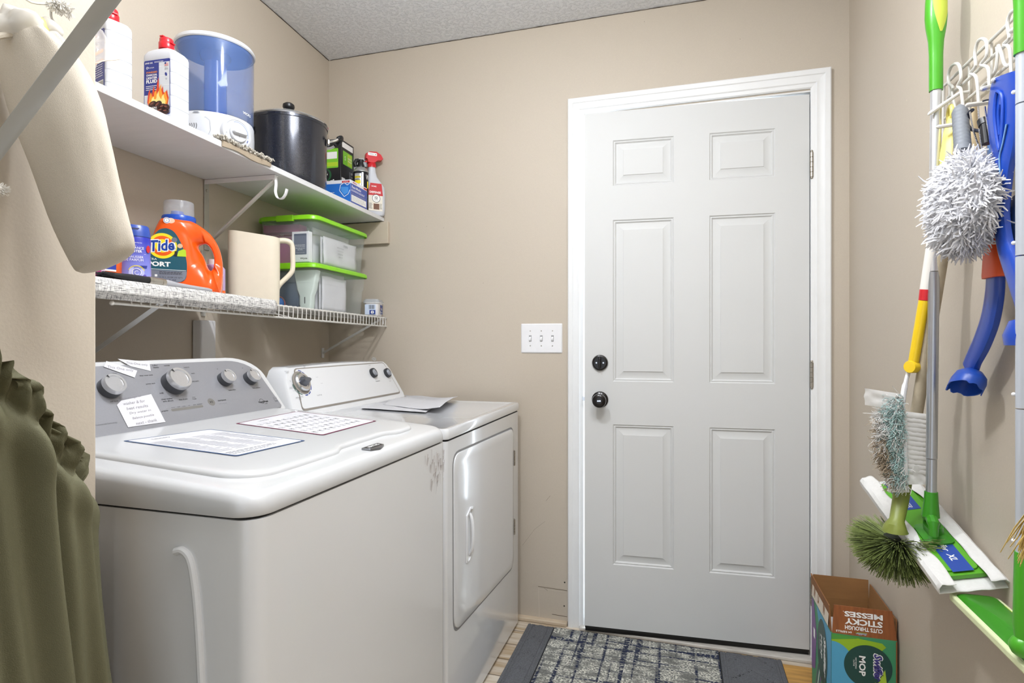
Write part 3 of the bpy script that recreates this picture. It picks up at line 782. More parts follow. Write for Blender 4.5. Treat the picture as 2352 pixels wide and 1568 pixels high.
def shelf_bracket(s, hook=True):
    t = thing('shelf_bracket', 'painted steel bracket with a closet-rod hook under the board shelf', 'bracket', shelf_frame(s, 0, SZ-.018))
    b = MB(); b.box(.0015, -.011, -.235, .004, .011, -.001); b.lathe([(.005, 0), (.004, .003), (.001, .003)], 12, 0, T(.004, 0, -.035) @ RY(90)); obj('wall_plate', b, GREYM, t, bevel=.0008)
    b = MB(); b.box(.002, -.009, -.004, .272, .009, -.0005); b.box(.002, -.0095, -.016, .272, -.0075, -.001); obj('top_arm', b, WPLAST, t, bevel=.0006)
    b = MB(); b.tube([(.006, 0, -.215), (.268, 0, -.014)], .0085, 8, flat=.55, up=(0, 1, 0)); obj('brace', b, mat('white_painted_brace', '#c9c8c2', .35, .15), t)
    pts = smoothpath([(.268, 0, -.002), (.270, 0, -.03), (.268, 0, -.055), (.276, 0, -.075), (.292, 0, -.078), (.304, 0, -.066), (.310, 0, -.048)], 5)
    b = MB(); b.tube(pts, .0075, 10, flat=.28, up=(0, 1, 0)); obj('rod_hook', b, WPLAST, t)
    return t
shelf_bracket(.765)

# ------------------------------------------------------------------ wire shelf
ws = thing('wire_shelf', 'white ventilated wire shelf above the washer and dryer', 'wire shelf', shelf_frame(.7, 0, 1.28))
def wz(s): return 1.2725 + .0125*s     # it droops a little towards the door wall
b = MB(); S0, S1 = .012, 1.47
for n_ in (.010, .150, .300): b.tube([Lw(S0, n_, wz(S0)-.003), Lw(S1, n_, wz(S1)-.003)], .0030, 8)
b.tube([Lw(S0, .300, wz(S0)-.040), Lw(1.375, .300, wz(1.375)-.040)], .0034, 8); b.sphere(Lw(1.378, .300, wz(1.378)-.040), .0055, 10)
for s_ in (S0, .72): b.tube([Lw(s_, .150, wz(s_)-.005), Lw(s_, .294, wz(s_)-.037)], .002, 6)
objw('rail', b, WWIRE, ws)
k = 0; s_ = S0
b = MB()
while s_ < S1:
    b.tube([Lw(s_, .004, wz(s_)+.0005), Lw(s_, .298, wz(s_)+.0005), Lw(s_, .3035, wz(s_)-.003), Lw(s_, .3045, wz(s_)-.012)] + ([Lw(s_, .3035, wz(s_)-.040)] if s_ < 1.34 else []), .0019, 5)
    s_ += .0254
o = objw('cross_wires', b, WWIRE, ws); o['kind'] = 'stuff'
def wire_bracket(s, lab):
    t = thing('shelf_bracket', lab, 'bracket', shelf_frame(s, 0, 1.24)); dz = wz(s)-1.24
    b = MB(); a = Vector((.002, 0, -.128)); c = Vector((.292, 0, dz-.008))
    b.tube([a, c], .0115, 4, flat=.45, up=(0, 1, 0)); obj('strut', b, mat('white_bracket_enamel', '#e6e8e8', .35), t)
    b = MB(); b.box(.0012, -.009, -.15, .004, .009, -.105); obj('wall_clip', b, WPLAST, t); b = MB(); b.tube([(.285, -.007, dz-.010), (.303, -.007, dz-.002), (.306, -.007, dz-.03)], .0022, 6); obj('clip', b, WPLAST, t)
wire_bracket(.055, 'diagonal white support strut at the door-wall end of the wire shelf')
wire_bracket(1.205, 'diagonal white support strut under the near end of the wire shelf')
# vertical standard and pipe cover on the wall behind
t = thing('wall_standard', 'narrow grey metal upright rail on the wall behind the orange detergent jug', 'wall rail', shelf_frame(.78, 0, 1.5))
b = MB(); b.box(.001, -.0085, -.25, .006, .0085, -.03); obj('rail', b, GREYM, t, bevel=.001)
t = thing('pipe_cover', 'tall white plastic pipe cover against the wall behind the washer', 'pipe cover', shelf_frame(0, 0, 0))
p0 = P(458, 760, n=.03); p1 = P(497, 760, n=.03)
sa = (p0-C0).dot(EV); sb = (p1-C0).dot(EV)
b = MB(); b.v = []; b.loft([[tuple(q) for q in ((.002, -sa, z), (.03, -sa+.008, z), (.034, -(sa+sb)/2, z), (.03, -sb-.002, z), (.002, -sb, z))] for z in (.25, 1.235)], 0)
obj('cover', b, WPLAST, t, bevel=.004)
# ------------------------------------------------------------------ things on the board shelf
def cyl(a, b_, off=.0004):
    """wrap flat graphics round an upright oval body, centred on its -Y side"""
    return lambda x, y, l: ((a+off+l)*math.sin(x/a), -(b_+off+l)*math.cos(x/a), y)
def flatY(d_): return lambda x, y, l: (x, -d_-l-.0003, y)
def flatX(w_): return lambda x, y, l: (w_+l+.0003, x, y)
HDPE = mat('white_bottle_plastic', '#cfd2d9', .38, var=.01)
REDP = mat('red_cap_plastic', '#cf1f2a', .3)
NAVY = mat('navy_label', '#1e2f86', .4); ORINK = mat('orange_ink', '#e58a2c', .5)
LGREY = mat('pale_grey_label', '#d3d6da', .45)
def fluid_bottle(label, M, full):
    t = thing('lighter_fluid_bottle', label, 'bottle', M)
    w, dp, r = .098, .058, .012
    prof = [(0, .96), (.004, 1), (.03, 1)]
    for k in range(5):
        z = .034+.030*k; prof += [(z, 1), (z+.0012, .982), (z+.0024, 1)]
    prof += [(.172, 1)]
    rings = [ring(w*k, dp*k, r, z, 5) for z, k in prof]
    for z, kx, ky in ((.178, .97, .98), (.186, .82, .90), (.191, .62, .74), (.194, .45, .60)): rings.append(ring(w*kx-.0, dp*ky, .013, z, 5))
    rings += [[(.0165*math.cos(math.atan2(y, x)), .0165*math.sin(math.atan2(y, x)), z) for x, y in rr(w, dp, r, 5)] for z in (.196, .199)]
    b = MB(); b.loft(rings); obj('body', b, HDPE, t, ang=30)
    b = MB(); b.lathe([(.0175, .198), (.0180, .199), (.0180, .214), (.0165, .216), (.0160, .2165), (.0160, .2245), (.0145, .227), (.001, .2272)], 28); b.box(.012, -.007, .212, .021, .007, .2145); b.box(-.005, -.0165, .2265, .005, -.006, .2295)
    obj('flip_cap', b, REDP, t, ang=40)
    d = Decal(); d.rrect(-.040, .018, .040, .160, .004, NAVY, 1)
    if full:
        d.rect(.006, .018+.003, .0385, .152, LGREY, 2); d.rect(-.0385, .021, .007, .071, LGREY, 2)
        for k in range(5): d.line([(.006 if k > 1 else -.038, .045+.024*k), (.038, .045+.024*k)], .0006, WINK, 3)
        d.text('SAVE ON', -.025, .153, .0042, WINK, 3, bold=.02); d.text('KINGSFORD', .006, .154, .0035, WINK, 3)
        d.arc(-.030, .141, .002, .0032, 0, 360, WINK, 3, 14); d.text('Premium', -.018, .141, .0036, WINK, 3)
        d.text('STANDARD', -.016, .129, .0045, ORINK, 3, w=.034, bold=.03)
        d.text('CHARCOAL', -.016, .122, .0050, WINK, 3, w=.034, bold=.03); d.text('LIGHTER', -.016, .1145, .0062, WINK, 3, w=.034, bold=.03); d.text('FLUID', -.016, .1055, .0088, WINK, 3, w=.034, bold=.04)
        d.lines(-.034, .082, .002, .096, 3, WINK, 3, .35)
        d.rect(.024, .140, .035, .150, WINK, 4); 
        for k in range(3): d.rect(.024, .141+.003*k, .035, .1423+.003*k, REDINK, 5)
        d.rect(.024, .146, .029, .150, BLUINK, 6); d.text('Made in\nthe USA', .029, .134, .005, INK, 4); d.ell(.028, .120, .003, .005, NAVY, 4, 14, 20); d.text('Quick\nLight', .029, .108, .0045, INK, 4)
        FL1, FL2, FL3 = mat('flame_red', '#d8421d', .45), mat('flame_orange', '#f09a2a', .45), mat('flame_yellow', '#f7e08a', .45)
        def flame(x0, x1, y0, h, m, l, tips):
            pts = [(x0, y0)]
            n = len(tips)
            for i, th_ in enumerate(tips):
                xa = x0+(x1-x0)*(i+.15)/n; xb = x0+(x1-x0)*(i+.6)/n; xc = x0+(x1-x0)*(i+1)/n
                pts += [(xa, y0+h*th_*.45), (xa+(x1-x0)*.02, y0+h*th_*.7), (xb, y0+h*th_), (xb+(x1-x0)*.03, y0+h*th_*.6)]
                if i < n-1: pts.append((xc, y0+h*.34))
            pts += [(x1, y0+h*.1), (x1-.004, y0-.012), (x0+.006, y0-.012)]
            d.poly(pts, m, l)
        flame(-.029, .037, .052, .062, FL1, 7, (.55, .68, 1.0, .62, .45)); flame(-.025, .034, .050, .046, FL2, 8, (.6, .75, 1.0, .6)); flame(-.018, .028, .047, .032, FL3, 9, (.6, 1.0, .7))
        CO, CO2 = mat('coal_brown', '#3a211c', .6), mat('coal_highlight', '#7a4637', .6)
        for x, y, rx, ry, a in ((-.012, .045, .013, .009, 20), (.004, .042, .014, .010, 35), (.018, .036, .012, .009, 10), (.030, .034, .010, .009, -20), (.012, .027, .013, .008, 15), (.028, .024, .011, .007, 0)):
            d.ell(x, y, rx, ry, CO, 10, 18, a); d.ell(x-.002, y+.003, rx*.5, ry*.25, CO2, 11, 12, a)
        d.text('COMBUSTIBLE', -.014, .037, .0035, WINK, 12, bold=.02); d.text('HARMFUL OR FATAL\nIF SWALLOWED', -.014, .031, .006, WINK, 12)
    else:
        d.text('WARNING', -.008, .150, .005, ORINK, 3); d.lines(-.036, .118, .036, .146, 6, WINK, 3, .35); d.rect(-.036, .105, .036, .113, ORINK, 3); d.lines(-.036, .05, .036, .102, 10, WINK, 3, .3, .1)
        d.rect(-.036, .084, .036, .09, ORINK, 4); d.rect(.006, .020, .036, .042, WINK, 3)
        for k in range(9): d.rect(.009+.003*k, .022, .0103+.003*k, .040, INK, 4)
    d.build('label', t, None, flatY(dp/2))
    return t
fluid_bottle('white lighter fluid bottle with flame label, red cap, beside the blue humidifier', shelf_frame(1.157, .2265, SZ+.0004), True)
fluid_bottle('white lighter fluid bottle with red cap at the near end of the shelf', shelf_frame(1.298, .205, SZ+.0004, -18), False)

# clear crinkled bag poking out at the near end of the shelf
t = thing('plastic_bag', 'clear crinkled plastic bag poking out at the near end of the board shelf', 'plastic bag', shelf_frame(1.45, .2, SZ))
CLEAR = mat('clear_crinkled_plastic', '#e9e2d6', .12, alpha=.38, bump=.9, bscale=30)
Mi = t.matrix_world.inverted()
c_ = [Mi @ P(150, 152, n=.27), Mi @ P(276, 136, n=.283), Mi @ P(236, 70, n=.24), Mi @ P(150, 40, n=.20)]
b = MB()
def f(u, v):
    p = c_[0]*(1-u)*(1-v)+c_[1]*u*(1-v)+c_[2]*u*v+c_[3]*(1-u)*v
    return p + Vector((.010*noise.noise((u*4, v*4, 1)), .006*noise.noise((u*5, v*3, 7)), .006*noise.noise((u*6, v*6, 4))*(1-abs(2*u-1))))
b.grid(f, 22, 22)
g0 = c_[0]; 
b.grid(lambda u, v: (f(u*.55, 0)*(1-v) + Vector((f(u*.55, 0).x-.02+.01*noise.noise((u*5, v*4, 2)), f(u*.55, 0).y, .002))*v), 12, 10)
obj('sheet', b, CLEAR, t)
b = MB(); b.tube([f(k/12, 0) for k in range(13)], .0012, 5); obj('folded_hem', b, mat('pale_seam', '#cdb9a0', .5), t)

# humidifier
HUM_R = 0
t = thing('humidifier', 'white and translucent blue cool-mist humidifier with a round front dial', 'humidifier', shelf_frame(.903, .157, SZ+.0004, -18.5))
b = MB(); HW = mat('humidifier_white', '#cfd2d8', .28, coat=.3)
N_ = 48
def ov(r, z, sx=1.0, sy=1.0, dz=None): return [(r*sx*math.cos(2*math.pi*i/N_), r*sy*math.sin(2*math.pi*i/N_), z + (dz(2*math.pi*i/N_) if dz else 0)) for i in range(N_)]
b.loft([ov(.095, 0), ov(.103, .004), ov(.1085, .02), ov(.1095, .06), ov(.1085, .098), ov(.1055, .1055), ov(.101, .1065)])
base = obj('base', b, HW, t, ang=30)
BLUET = mat('translucent_blue_tank', '#6583bd', .08, alpha=.46, coat=.6)
b = MB(); b.loft([ov(.105, .1075), ov(.107, .112), ov(.108, .20), ov(.1085, .29), ov(.108, .322), ov(.104, .328)], 0, False, False); tank = obj('water_tank', b, BLUET, t, ang=30)
b = MB(); b.loft([ov(.103, .325), ov(.109, .322), ov(.112, .325), ov(.112, .331), ov(.109, .336), ov(.08, .341), ov(.03, .343)], 0, False, True); obj('tank_lid', b, HW, tank, ang=40)
b = MB(); b.loft([ov(.104, .3235), ov(.10, .318), ov(.04, .316)], 0, True, True); obj('tank_ceiling', b, mat('deep_blue_plastic', '#5577c4', .2, alpha=.85), tank, ang=40)
b = MB(); b.loft([ov(.040, .108), ov(.034, .112), ov(.032, .14), ov(.031, .29), ov(.040, .30), ov(.043, .31), ov(.043, .318)], 0, True, False); obj('mist_chimney', b, mat('blue_chimney_plastic', '#3a58b0', .25, alpha=.8), tank)
b = MB(); b.loft([ov(.040, .1075), ov(.041, .118), ov(.034, .124), ov(.01, .125)], 0, False, True); obj('filler_cap', b, mat('pale_blue_cap', '#b5cce8', .35), tank)
d = Decal(); d.text('VICKS', .085, .128, .0075, WINK, 2, w=.036, bold=.02); d.build('maker_mark', tank, None, cyl(.108, .108)).rotation_euler[2] = R(66)
# dial faces +X
Mdl = frame((.106, 0, .055), (0, 1, 0), (0, 0, 1))
b = MB(); b.lathe([(.046, -.02), (.046, .003), (.044, .007), (.040, .008), (.038, .006), (.0365, .0075), (.027, .009), (.0005, .009)], 44, 0, Mdl); dl_ = obj('dial_housing', b, HW, base, ang=30)
b = MB(); b.lathe([(.0265, .009), (.0265, .014), (.0245, .0165), (.0005, .0165)], 40, 0, Mdl); b.loft([[Mdl @ Vector((x*k, y*k2, z)) for x, y in rr(.046, .014, .0068, 5)] for k, k2, z in ((1, 1, .016), (.95, .8, .024), (.85, .45, .027))], 0); obj('dial', b, HW, dl_, ang=30)
d = Decal(); d.arc(0, 0, .0325, .0345, -10, 110, mat('teal_blue_ink', '#2f5f9e', .5), 1, 24); d.arc(-.033, -.006, .0014, .0022, 0, 360, INK, 1, 10)
for x, y in ((.030, -.010), (.033, -.013), (.031, -.017)): d.ell(x, y, .0014, .0022, BLUINK, 1, 8)
d.poly([(-.001, -.012), (.002, -.012), (.0045, .012), (-.001, .008)], mat('dial_recess_grey', '#a8abb0', .4), 45)
d.mb.v = [Mdl @ T(0, 0, .0078) @ v for v in d.mb.v]; obj('dial_marks', d.mb, d.mats, dl_)
d = Decal(.0001)
for k in range(5):
    x0 = -.058+.0065*k+.03; pts = [(x0+.0012*math.sin(q*.9), .055+.0033*q) for q in range(-4, 5)]; d.line(pts, .0013, INK, 4)
d.line([(-.065, .088), (.024, .086), (.034, .078), (.036, .050), (.028, .032), (-.065, .030)], .0008, mat('panel_seam_grey', '#8b8f99', .5), 3)
d.poly([(-.014, .098), (.008, .098), (.002, .102), (-.008, .102)], mat('panel_seam_grey'), 4)
d.build('vent_panel', base, None, cyl(.1098, .1098)).rotation_euler[2] = R(34)

# chenille duster pad drooping over the shelf edge
t = thing('chenille_pad', 'shaggy grey chenille cleaning pad hanging over the shelf edge under the humidifier', 'cleaning pad', shelf_frame(.94, .28, SZ))
b = MB(); b.loft([[(x, y, z) for x, z in ((-.055, .0005), (-.055, .003), (.0125, .0035), (.0165, -.001), (.0150, -.014-.003*math.sin(y*40)), (.0118, -.014-.003*math.sin(y*40)), (.0118, .0008))] for y in [k/10*.21-.095 for k in range(11)]], 0)
obj('backing', b, mat('taupe_backing', '#a99a85', .8), t)
b = MB(); rnd = random.Random(4)
for k in range(520):
    y = rnd.uniform(-.105, .118); x = rnd.uniform(-.012, .019); z0 = rnd.uniform(.002, .010)
    a = rnd.uniform(0, 6.28); l_ = rnd.uniform(.006, .011); dx, dy = math.cos(a)*l_, math.sin(a)*l_
    b.tube([(x, y, z0), (x+dx*.5, y+dy*.5, z0+.005), (x+dx, y+dy, z0+rnd.uniform(-.003, .006))], [.0022, .0030, .0016], 5)
obj('chenille_pile', b, mat('grey_chenille', '#c2bcb0', .9, var=.35, bscale=90), t)['kind'] = 'stuff'

# stock pot
t = thing('stock_pot', 'large dark speckled stock pot with glass lid and black knob', 'cooking pot', shelf_frame(.520, .1465, SZ+.0004, 0))
POT = mat('dark_speckled_enamel', '#383b45', .22, .45, coat=.5, var=.5, bscale=520)
b = MB(); b.lathe([(.115, 0), (.126, .004), (.1335, .016), (.1355, .035), (.1365, .20), (.1375, .232), (.140, .234), (.140, .243), (.1375, .244), (.1365, .236), (.1345, .20), (.132, .01), (.001, .008)], 64); obj('body', b, POT, t, ang=30)
b = MB(); b.lathe([(.1405, .2435), (.1425, .246), (.1405, .2495), (.135, .2500), (.134, .247)], 64, 0, cap0=False, cap1=False); rim = obj('lid_rim', b, CHROME, t)
b = MB(); b.lathe([(.1345, .2485), (.11, .265), (.07, .280), (.02, .287), (.001, .287)], 48, 0, cap0=False); gl = obj('glass_lid', b, mat('lid_glass', '#cfd6da', .05, alpha=.35), t)
b = MB(); b.lathe([(.009, .286), (.009, .298), (.018, .304), (.0215, .312), (.0205, .321), (.013, .327), (.001, .328)], 24); obj('lid_knob', b, BLACKP, gl)
for a, nm in ((-131, 'handle'), (42, 'handle')):
    Ma = RZ(a-3.25)
    b = MB(); b.tube(smoothpath([Ma @ Vector(p) for p in ((.136, -.042, .19), (.160, -.044, .198), (.182, -.036, .215), (.190, 0, .220), (.182, .036, .215), (.160, .044, .198), (.136, .042, .19))], 6), .0048, 8)
    h_ = obj(nm, b, CHROME, t)
    for sy in (-.042, .042):
        b = MB(); b.loft([[Ma @ Vector((x_, sy+y_, .188+z_)) for y_, z_ in rr(.020, .026, .006, 3)] for x_ in (.134, .1395)]); b.lathe([(.004, 0), (.003, .003), (.001, .003)], 10, 0, Ma @ T(.1395, sy, .182) @ RY(90)); obj('mount', b, STEEL, h_)
    b = MB(); b.tube(smoothpath([Ma @ Vector(p) for p in ((.170, -.041, .206), (.184, -.034, .2165), (.190, 0, .220), (.184, .034, .2165), (.170, .041, .206))], 5), [.0065]+[.0085]*19+[.0065], 10); 
    if a > 0: obj('handle_grip', b, BLACKP, h_)

# boxed goods at the door-wall end
def carton(nm, label, cat, M, w, dp, h, mats_, faces_fn, bev=.0008):
    t = thing(nm, label, cat, M)
    b = MB(); b.box(-w/2, -dp/2, 0, w/2, dp/2, h); obj('carton', b, mats_, t, bevel=bev)
    faces_fn(t, w, dp, h); return t
BLK = mat('black_gloss_card', '#17181d', .3); LIME = mat('lime_green_ink', '#7bc62c', .4); LIME2 = mat('lime_yellow_ink', '#b4d42e', .4)
def ff(t, w, dp, h):
    d = Decal(); x0 = -w/2
    d.rrect(w/2-.092, h-.125, w/2-.012, h-.040, .004, LIME, 1); d.rect(w/2-.086, h-.085, w/2-.018, h-.055, WINK, 2); d.rect(w/2-.09, h-.118, w/2-.014, h-.10, LIME2, 2)
    d.ell(w/2-.075, h-.155, .030, .030, mat('dark_green_glow', '#1f5a34', .4), 1); d.ell(w/2-.078, h-.155, .024, .026, BLK, 2); d.text('20 IN', w/2-.075, h-.152, .008, WINK, 3, bold=.02); d.text('WRAPS', w/2-.062, h-.195, .022, WINK, 3, w=.07, bold=.03, rot=18)
    d.build('front_print', t, None, flatY(dp/2))
    d = Decal(); d.rect(-dp/2+.010, h-.032, dp/2-.008, h-.008, WINK, 1)
    d.rect(-dp/2+.018, h-.105, dp/2-.014, h-.045, LIME, 1); d.rect(.0, h-.10, dp/2-.018, h-.05, LIME2, 2); d.text('S', -.02, h-.075, .018, WINK, 3); d.text('HAND\nWASH', .02, h-.075, .02, WINK, 3)
    d.rect(.015, h-.20, .028, h-.125, GINK, 1)
    for k in range(5): d.arc(.038, h-.13-.015*k, .003, .005, 0, 360, WINK, 1, 10)
    d.rect(-dp/2+.006, h-.215, -.02, h-.165, WINK, 1)
    for k in range(8): d.rect(-dp/2+.009+.003*k, h-.212, -dp/2+.0105+.003*k, h-.18, INK, 2)
    d.text('XL', .02, h-.21, .012, WINK, 2); d.build('side_print', t, None, flatX(w/2))
carton('black_box', 'tall black box with lime-green panels behind the blue mask box', 'box', shelf_frame(.099, .092, SZ+.0004), .118, .112, .322, BLK, ff)
# leaflet box standing behind
def ff(t, w, dp, h):
    d = Decal(); d.text('READ FIRST BEFORE USE', 0, h-.014, .0035, INK, 2, w=w*.8, bold=.02); d.lines(-w*.42, h-.045, w*.4, h-.02, 4, LIGHTINK, 2, .3)
    d.line([(-.002, h-.062), (.012, h-.052), (.022, h-.060), (.008, h-.070), (-.002, h-.062)], .0006, GINK, 2); d.lines(-w*.42, h-.10, w*.4, h-.076, 4, LIGHTINK, 2, .3); d.text('2', -w*.38, h-.075, .004, INK, 2); d.rect(-.01, h-.13, .02, h-.11, GINK, 2)
    d.build('front_print', t, None, flatY(dp/2))
carton('leaflet_box', 'thin white printed carton standing against the door wall behind the spray can', 'box', shelf_frame(.0145, .185, SZ+.0004), .085, .020, .275, PAPER, ff)
# aerosol can
t = thing('spray_can', 'aerosol can with black nozzle and yellow label between black box and trigger bottle', 'spray can', shelf_frame(.126, .232, SZ+.0004, 30))
CANM = mat('aerosol_black_paint', '#22242a', .25, .5)
b = MB(); b.lathe([(.029, 0), (.0325, .003), (.0325, .175), (.031, .178)], 36); obj('can', b, CANM, t)
b = MB(); b.lathe([(.033, .175), (.0335, .178), (.031, .183), (.026, .192), (.022, .196), (.001, .196)], 36, cap0=False); obj('can_shoulder', b, mat('pale_aluminium', '#b9bcbc', .4, .8), t)
b = MB(); b.lathe([(.017, .195), (.017, .206), (.014, .212), (.012, .232), (.001, .233)], 20); b.tube([(-.022, -.008, .199), (-.026, -.008, .212), (-.020, -.006, .226), (-.010, -.004, .228)], .009, 8); b.box(.006, -.009, .20, .024, .009, .222); obj('nozzle', b, BLACKP, t, bevel=.001)
d = Decal(.0001); SILV = mat('silver_label', '#c8cbcf', .3, .5)
d.rect(-.030, .105, .0, .165, SILV, 1, .004); d.rect(-.030, .145, -.002, .153, YINK, 2, .004); d.rect(-.030, .121, -.002, .135, YINK, 2, .004); d.text('RUST-OFF', -.016, .149, .0045, INK, 3, w=.024, bold=.03); d.text('DEGREASER', -.016, .138, .004, INK, 3, w=.024, bold=.02); d.rect(.002, .02, .010, .17, SILV, 1, .004)
d.rect(-.030, .088, .0, .103, mat('white_ink'), 1, .004); d.rect(.028, .105, .036, .135, YINK, 1, .004); d.lines(-.03, .03, .03, .08, 8, WINK, 1, .3); d.text('W', .030, .152, .022, WINK, 1, w=.018)
d.build('label', t, None, cyl(.0325, .0325))
# trigger bottle
t = thing('trigger_spray_bottle', 'white cleaner bottle with red trigger head, last on the shelf by the door wall', 'spray bottle', shelf_frame(.060, .257, SZ+.0004, 52) if False else shelf_frame(.056, .262, SZ+.0004, 40))
b = MB()
def sec(w, dp, z, dx=0): return [(x+dx, y, z) for x, y in rr(w, dp, min(w, dp)*.42, 6)]
b.loft([sec(.070, .044, 0), sec(.084, .052, .006), sec(.090, .054, .03), sec(.090, .054, .10), sec(.084, .052, .128), sec(.066, .046, .150, -.006), sec(.044, .038, .172, -.012), sec(.034, .034, .195, -.013), sec(.031, .031, .212, -.013), sec(.033, .033, .213, -.013), sec(.033, .033, .217, -.013)])
obj('bottle', b, HDPE, t, ang=40)
b = MB(); b.lathe([(.0185, .214), (.0185, .232), (.015, .236)], 20, 0, T(-.013, 0, 0))
hp = [(-.040, .250), (-.038, .272), (-.020, .284), (.010, .286), (.030, .275), (.040, .258), (.034, .250), (.014, .246), (.004, .236), (-.004, .232), (-.030, .232), (-.032, .246)]
b.loft([[(x*.96-.005, s_*.014*k, z if k == 1 else (z-.258)*.9+.258) for x, z in hp] for s_, k in ((-1, 1),)] + [[(x-.005, 0+.0, z) for x, z in hp]] if False else [[((x)*.93-.004, -.0165, (z-.258)*.9+.258) for x, z in hp], [(x-.004, -.011, z) for x, z in hp], [(x-.004, .011, z) for x, z in hp], [((x)*.93-.004, .0165, (z-.258)*.9+.258) for x, z in hp]])
b.tube(smoothpath([(-.026, 0, .246), (-.040, 0, .236), (-.044, 0, .222), (-.040, 0, .205)], 5), .006, 8, flat=.7)
tr = obj('trigger_head', b, REDP, t, ang=50)
d = Decal(); d.rrect(-.034, .264, .006, .277, .003, WINK, 1); d.text('Ortho', -.018, .271, .005, BLUINK, 2); d.ell(.0, .270, .002, .002, INK, 2, 10); d.build('head_sticker', tr, None, flatY(.0165))
d = Decal(); d.poly([(-.036, .086), (.030, .086), (.024, .140), (-.026, .140)], REDINK, 1); d.text('HOME', -.010, .126, .006, WINK, 2, bold=.02); d.text('DEFENSE', -.004, .100, .0095, WINK, 2, w=.05, bold=.03); d.rect(-.034, .018, .028, .086, mat('cream_label', '#e8e2d4', .5), 1)
d.ell(.000, .073, .020, .018, WINK, 3); d.arc(.000, .073, .0165, .0185, 0, 360, INK, 4, 24); d.text('12', .000, .076, .011, INK, 5, bold=.03); d.text('MONTH', 0, .066, .003, INK, 5); d.rect(-.012, .024, .014, .05, mat('wood_brown_ink', '#8a5a3c', .5), 3)
for k in range(5): d.rect(-.010, .026+.005*k, .012, .028+.005*k, INK, 4)
d.lines(-.032, .026, -.016, .052, 5, INK, 3, .4); d.lines(.016, .026, .026, .052, 5, INK, 3, .4); d.build('label', t, None, flatY(.0272))
# mask box
BLUC = mat('bright_blue_card', '#2c6fc4', .35); WCARD = mat('white_card', '#e9e9ee', .5)
def ff(t, w, dp, h):
    d = Decal(); d.rect(-w/2, .0, w/2, h-.014, BLUC, 1); d.rect(-w/2+.03, h-.013, w/2-.10, h-.003, WCARD, 1); d.rect(w/2-.038, h-.0115, w/2-.004, h-.004, REDINK, 2); d.text('50 PACK', w/2-.021, h-.0078, .004, WINK, 3)
    x, y = w/2-.022, .050
    d.line([(x-.022, y+.022), (x-.006, y+.030), (x+.008, y+.020), (x+.020, y+.028)], .0022, WINK, 3); d.line([(x-.022, y+.022), (x-.027, y), (x-.006, y-.026), (x+.012, y-.016), (x+.020, y)], .0022, WINK, 3); d.poly([(x-.02, y+.015), (x+.012, y+.012), (x+.012, y-.01), (x-.006, y-.018), (x-.02, y)], mat('mid_blue_ink', '#4d94dc', .4), 2)
    d.line([(x-.03, .050-.035), (x-.04, .050-.045)], .001, WINK, 3); d.text('Masks', -w/2+.04, .030, .012, WINK, 3); d.poly([(-.02, .006), (.0, .026), (.025, .020), (.04, .006)], LGREY, 2); d.lines(-w/2+.05, .040, x-.04, .046, 1, WINK, 3, .3)
    d.build('front_print', t, None, flatY(dp/2))
    d = Decal(); d.rect(-dp/2, 0, dp/2, h-.014, mat('muted_blue_card', '#4659a8', .4), 1); d.text('MEDICAL', -dp/2+.035, h-.007, .006, REDINK, 2, bold=.02); d.text('Face Masks', -.022, h-.026, .0105, WINK, 2, bold=.02, w=.075); d.lines(-dp/2+.006, h-.045, dp/2-.02, h-.036, 2, WINK, 2, .4, .1); d.lines(-dp/2+.006, .036, dp/2-.008, h-.050, 6, LIGHTINK, 2, .3, .1)
    d.rect(-dp/2+.006, .007, dp/2-.008, .033, WINK, 2); d.lines(-dp/2+.010, .009, dp/2-.012, .031, 5, GINK, 3, .2); d.rect(dp/2-.03, h-.011, dp/2-.002, h-.004, REDINK, 2)
    d.build('side_print', t, None, flatX(w/2))
carton('mask_box', 'white and blue face-mask carton lying in front of the tall black box', 'box', shelf_frame(.2435, .193, SZ+.0004), .185, .138, .092, WCARD, ff)

# ------------------------------------------------------------------ things on the wire shelf
def mats_mat():
    m = mat('black_white_woven_vinyl', '#e6e5e2', .6)
    nt = m.node_tree; b = nt.nodes['Principled BSDF']; tc = nt.nodes['Texture Coordinate']; out = None
    prev = None
    for sc_ in ((640, 34, 640), (34, 640, 34)):
        mp = nt.nodes.new('ShaderNodeMapping'); mp.inputs['Scale'].default_value = sc_; nt.links.new(tc.outputs['Object'], mp.inputs[0])
        no = nt.nodes.new('ShaderNodeTexNoise'); no.inputs['Scale'].default_value = 1.6; no.inputs['Detail'].default_value = 3; nt.links.new(mp.outputs[0], no.inputs['Vector'])
        cr = nt.nodes.new('ShaderNodeValToRGB'); cr.color_ramp.elements[0].position = .36; cr.color_ramp.elements[1].position = .46
        cr.color_ramp.elements[0].color = lin('#4a4a4c'); cr.color_ramp.elements[1].color = lin('#efeeec'); nt.links.new(no.outputs[0], cr.inputs[0])
        if prev is None: prev = cr.outputs[0]
        else:
            mx = nt.nodes.new('ShaderNodeMix'); mx.data_type = 'RGBA'; mx.blend_type = 'MULTIPLY'; mx.inputs[0].default_value = 1
            nt.links.new(prev, mx.inputs[6]); nt.links.new(cr.outputs[0], mx.inputs[7]); nt.links.new(mx.outputs[2], b.inputs['Base Color'])
    return m
VINYL = mats_mat()
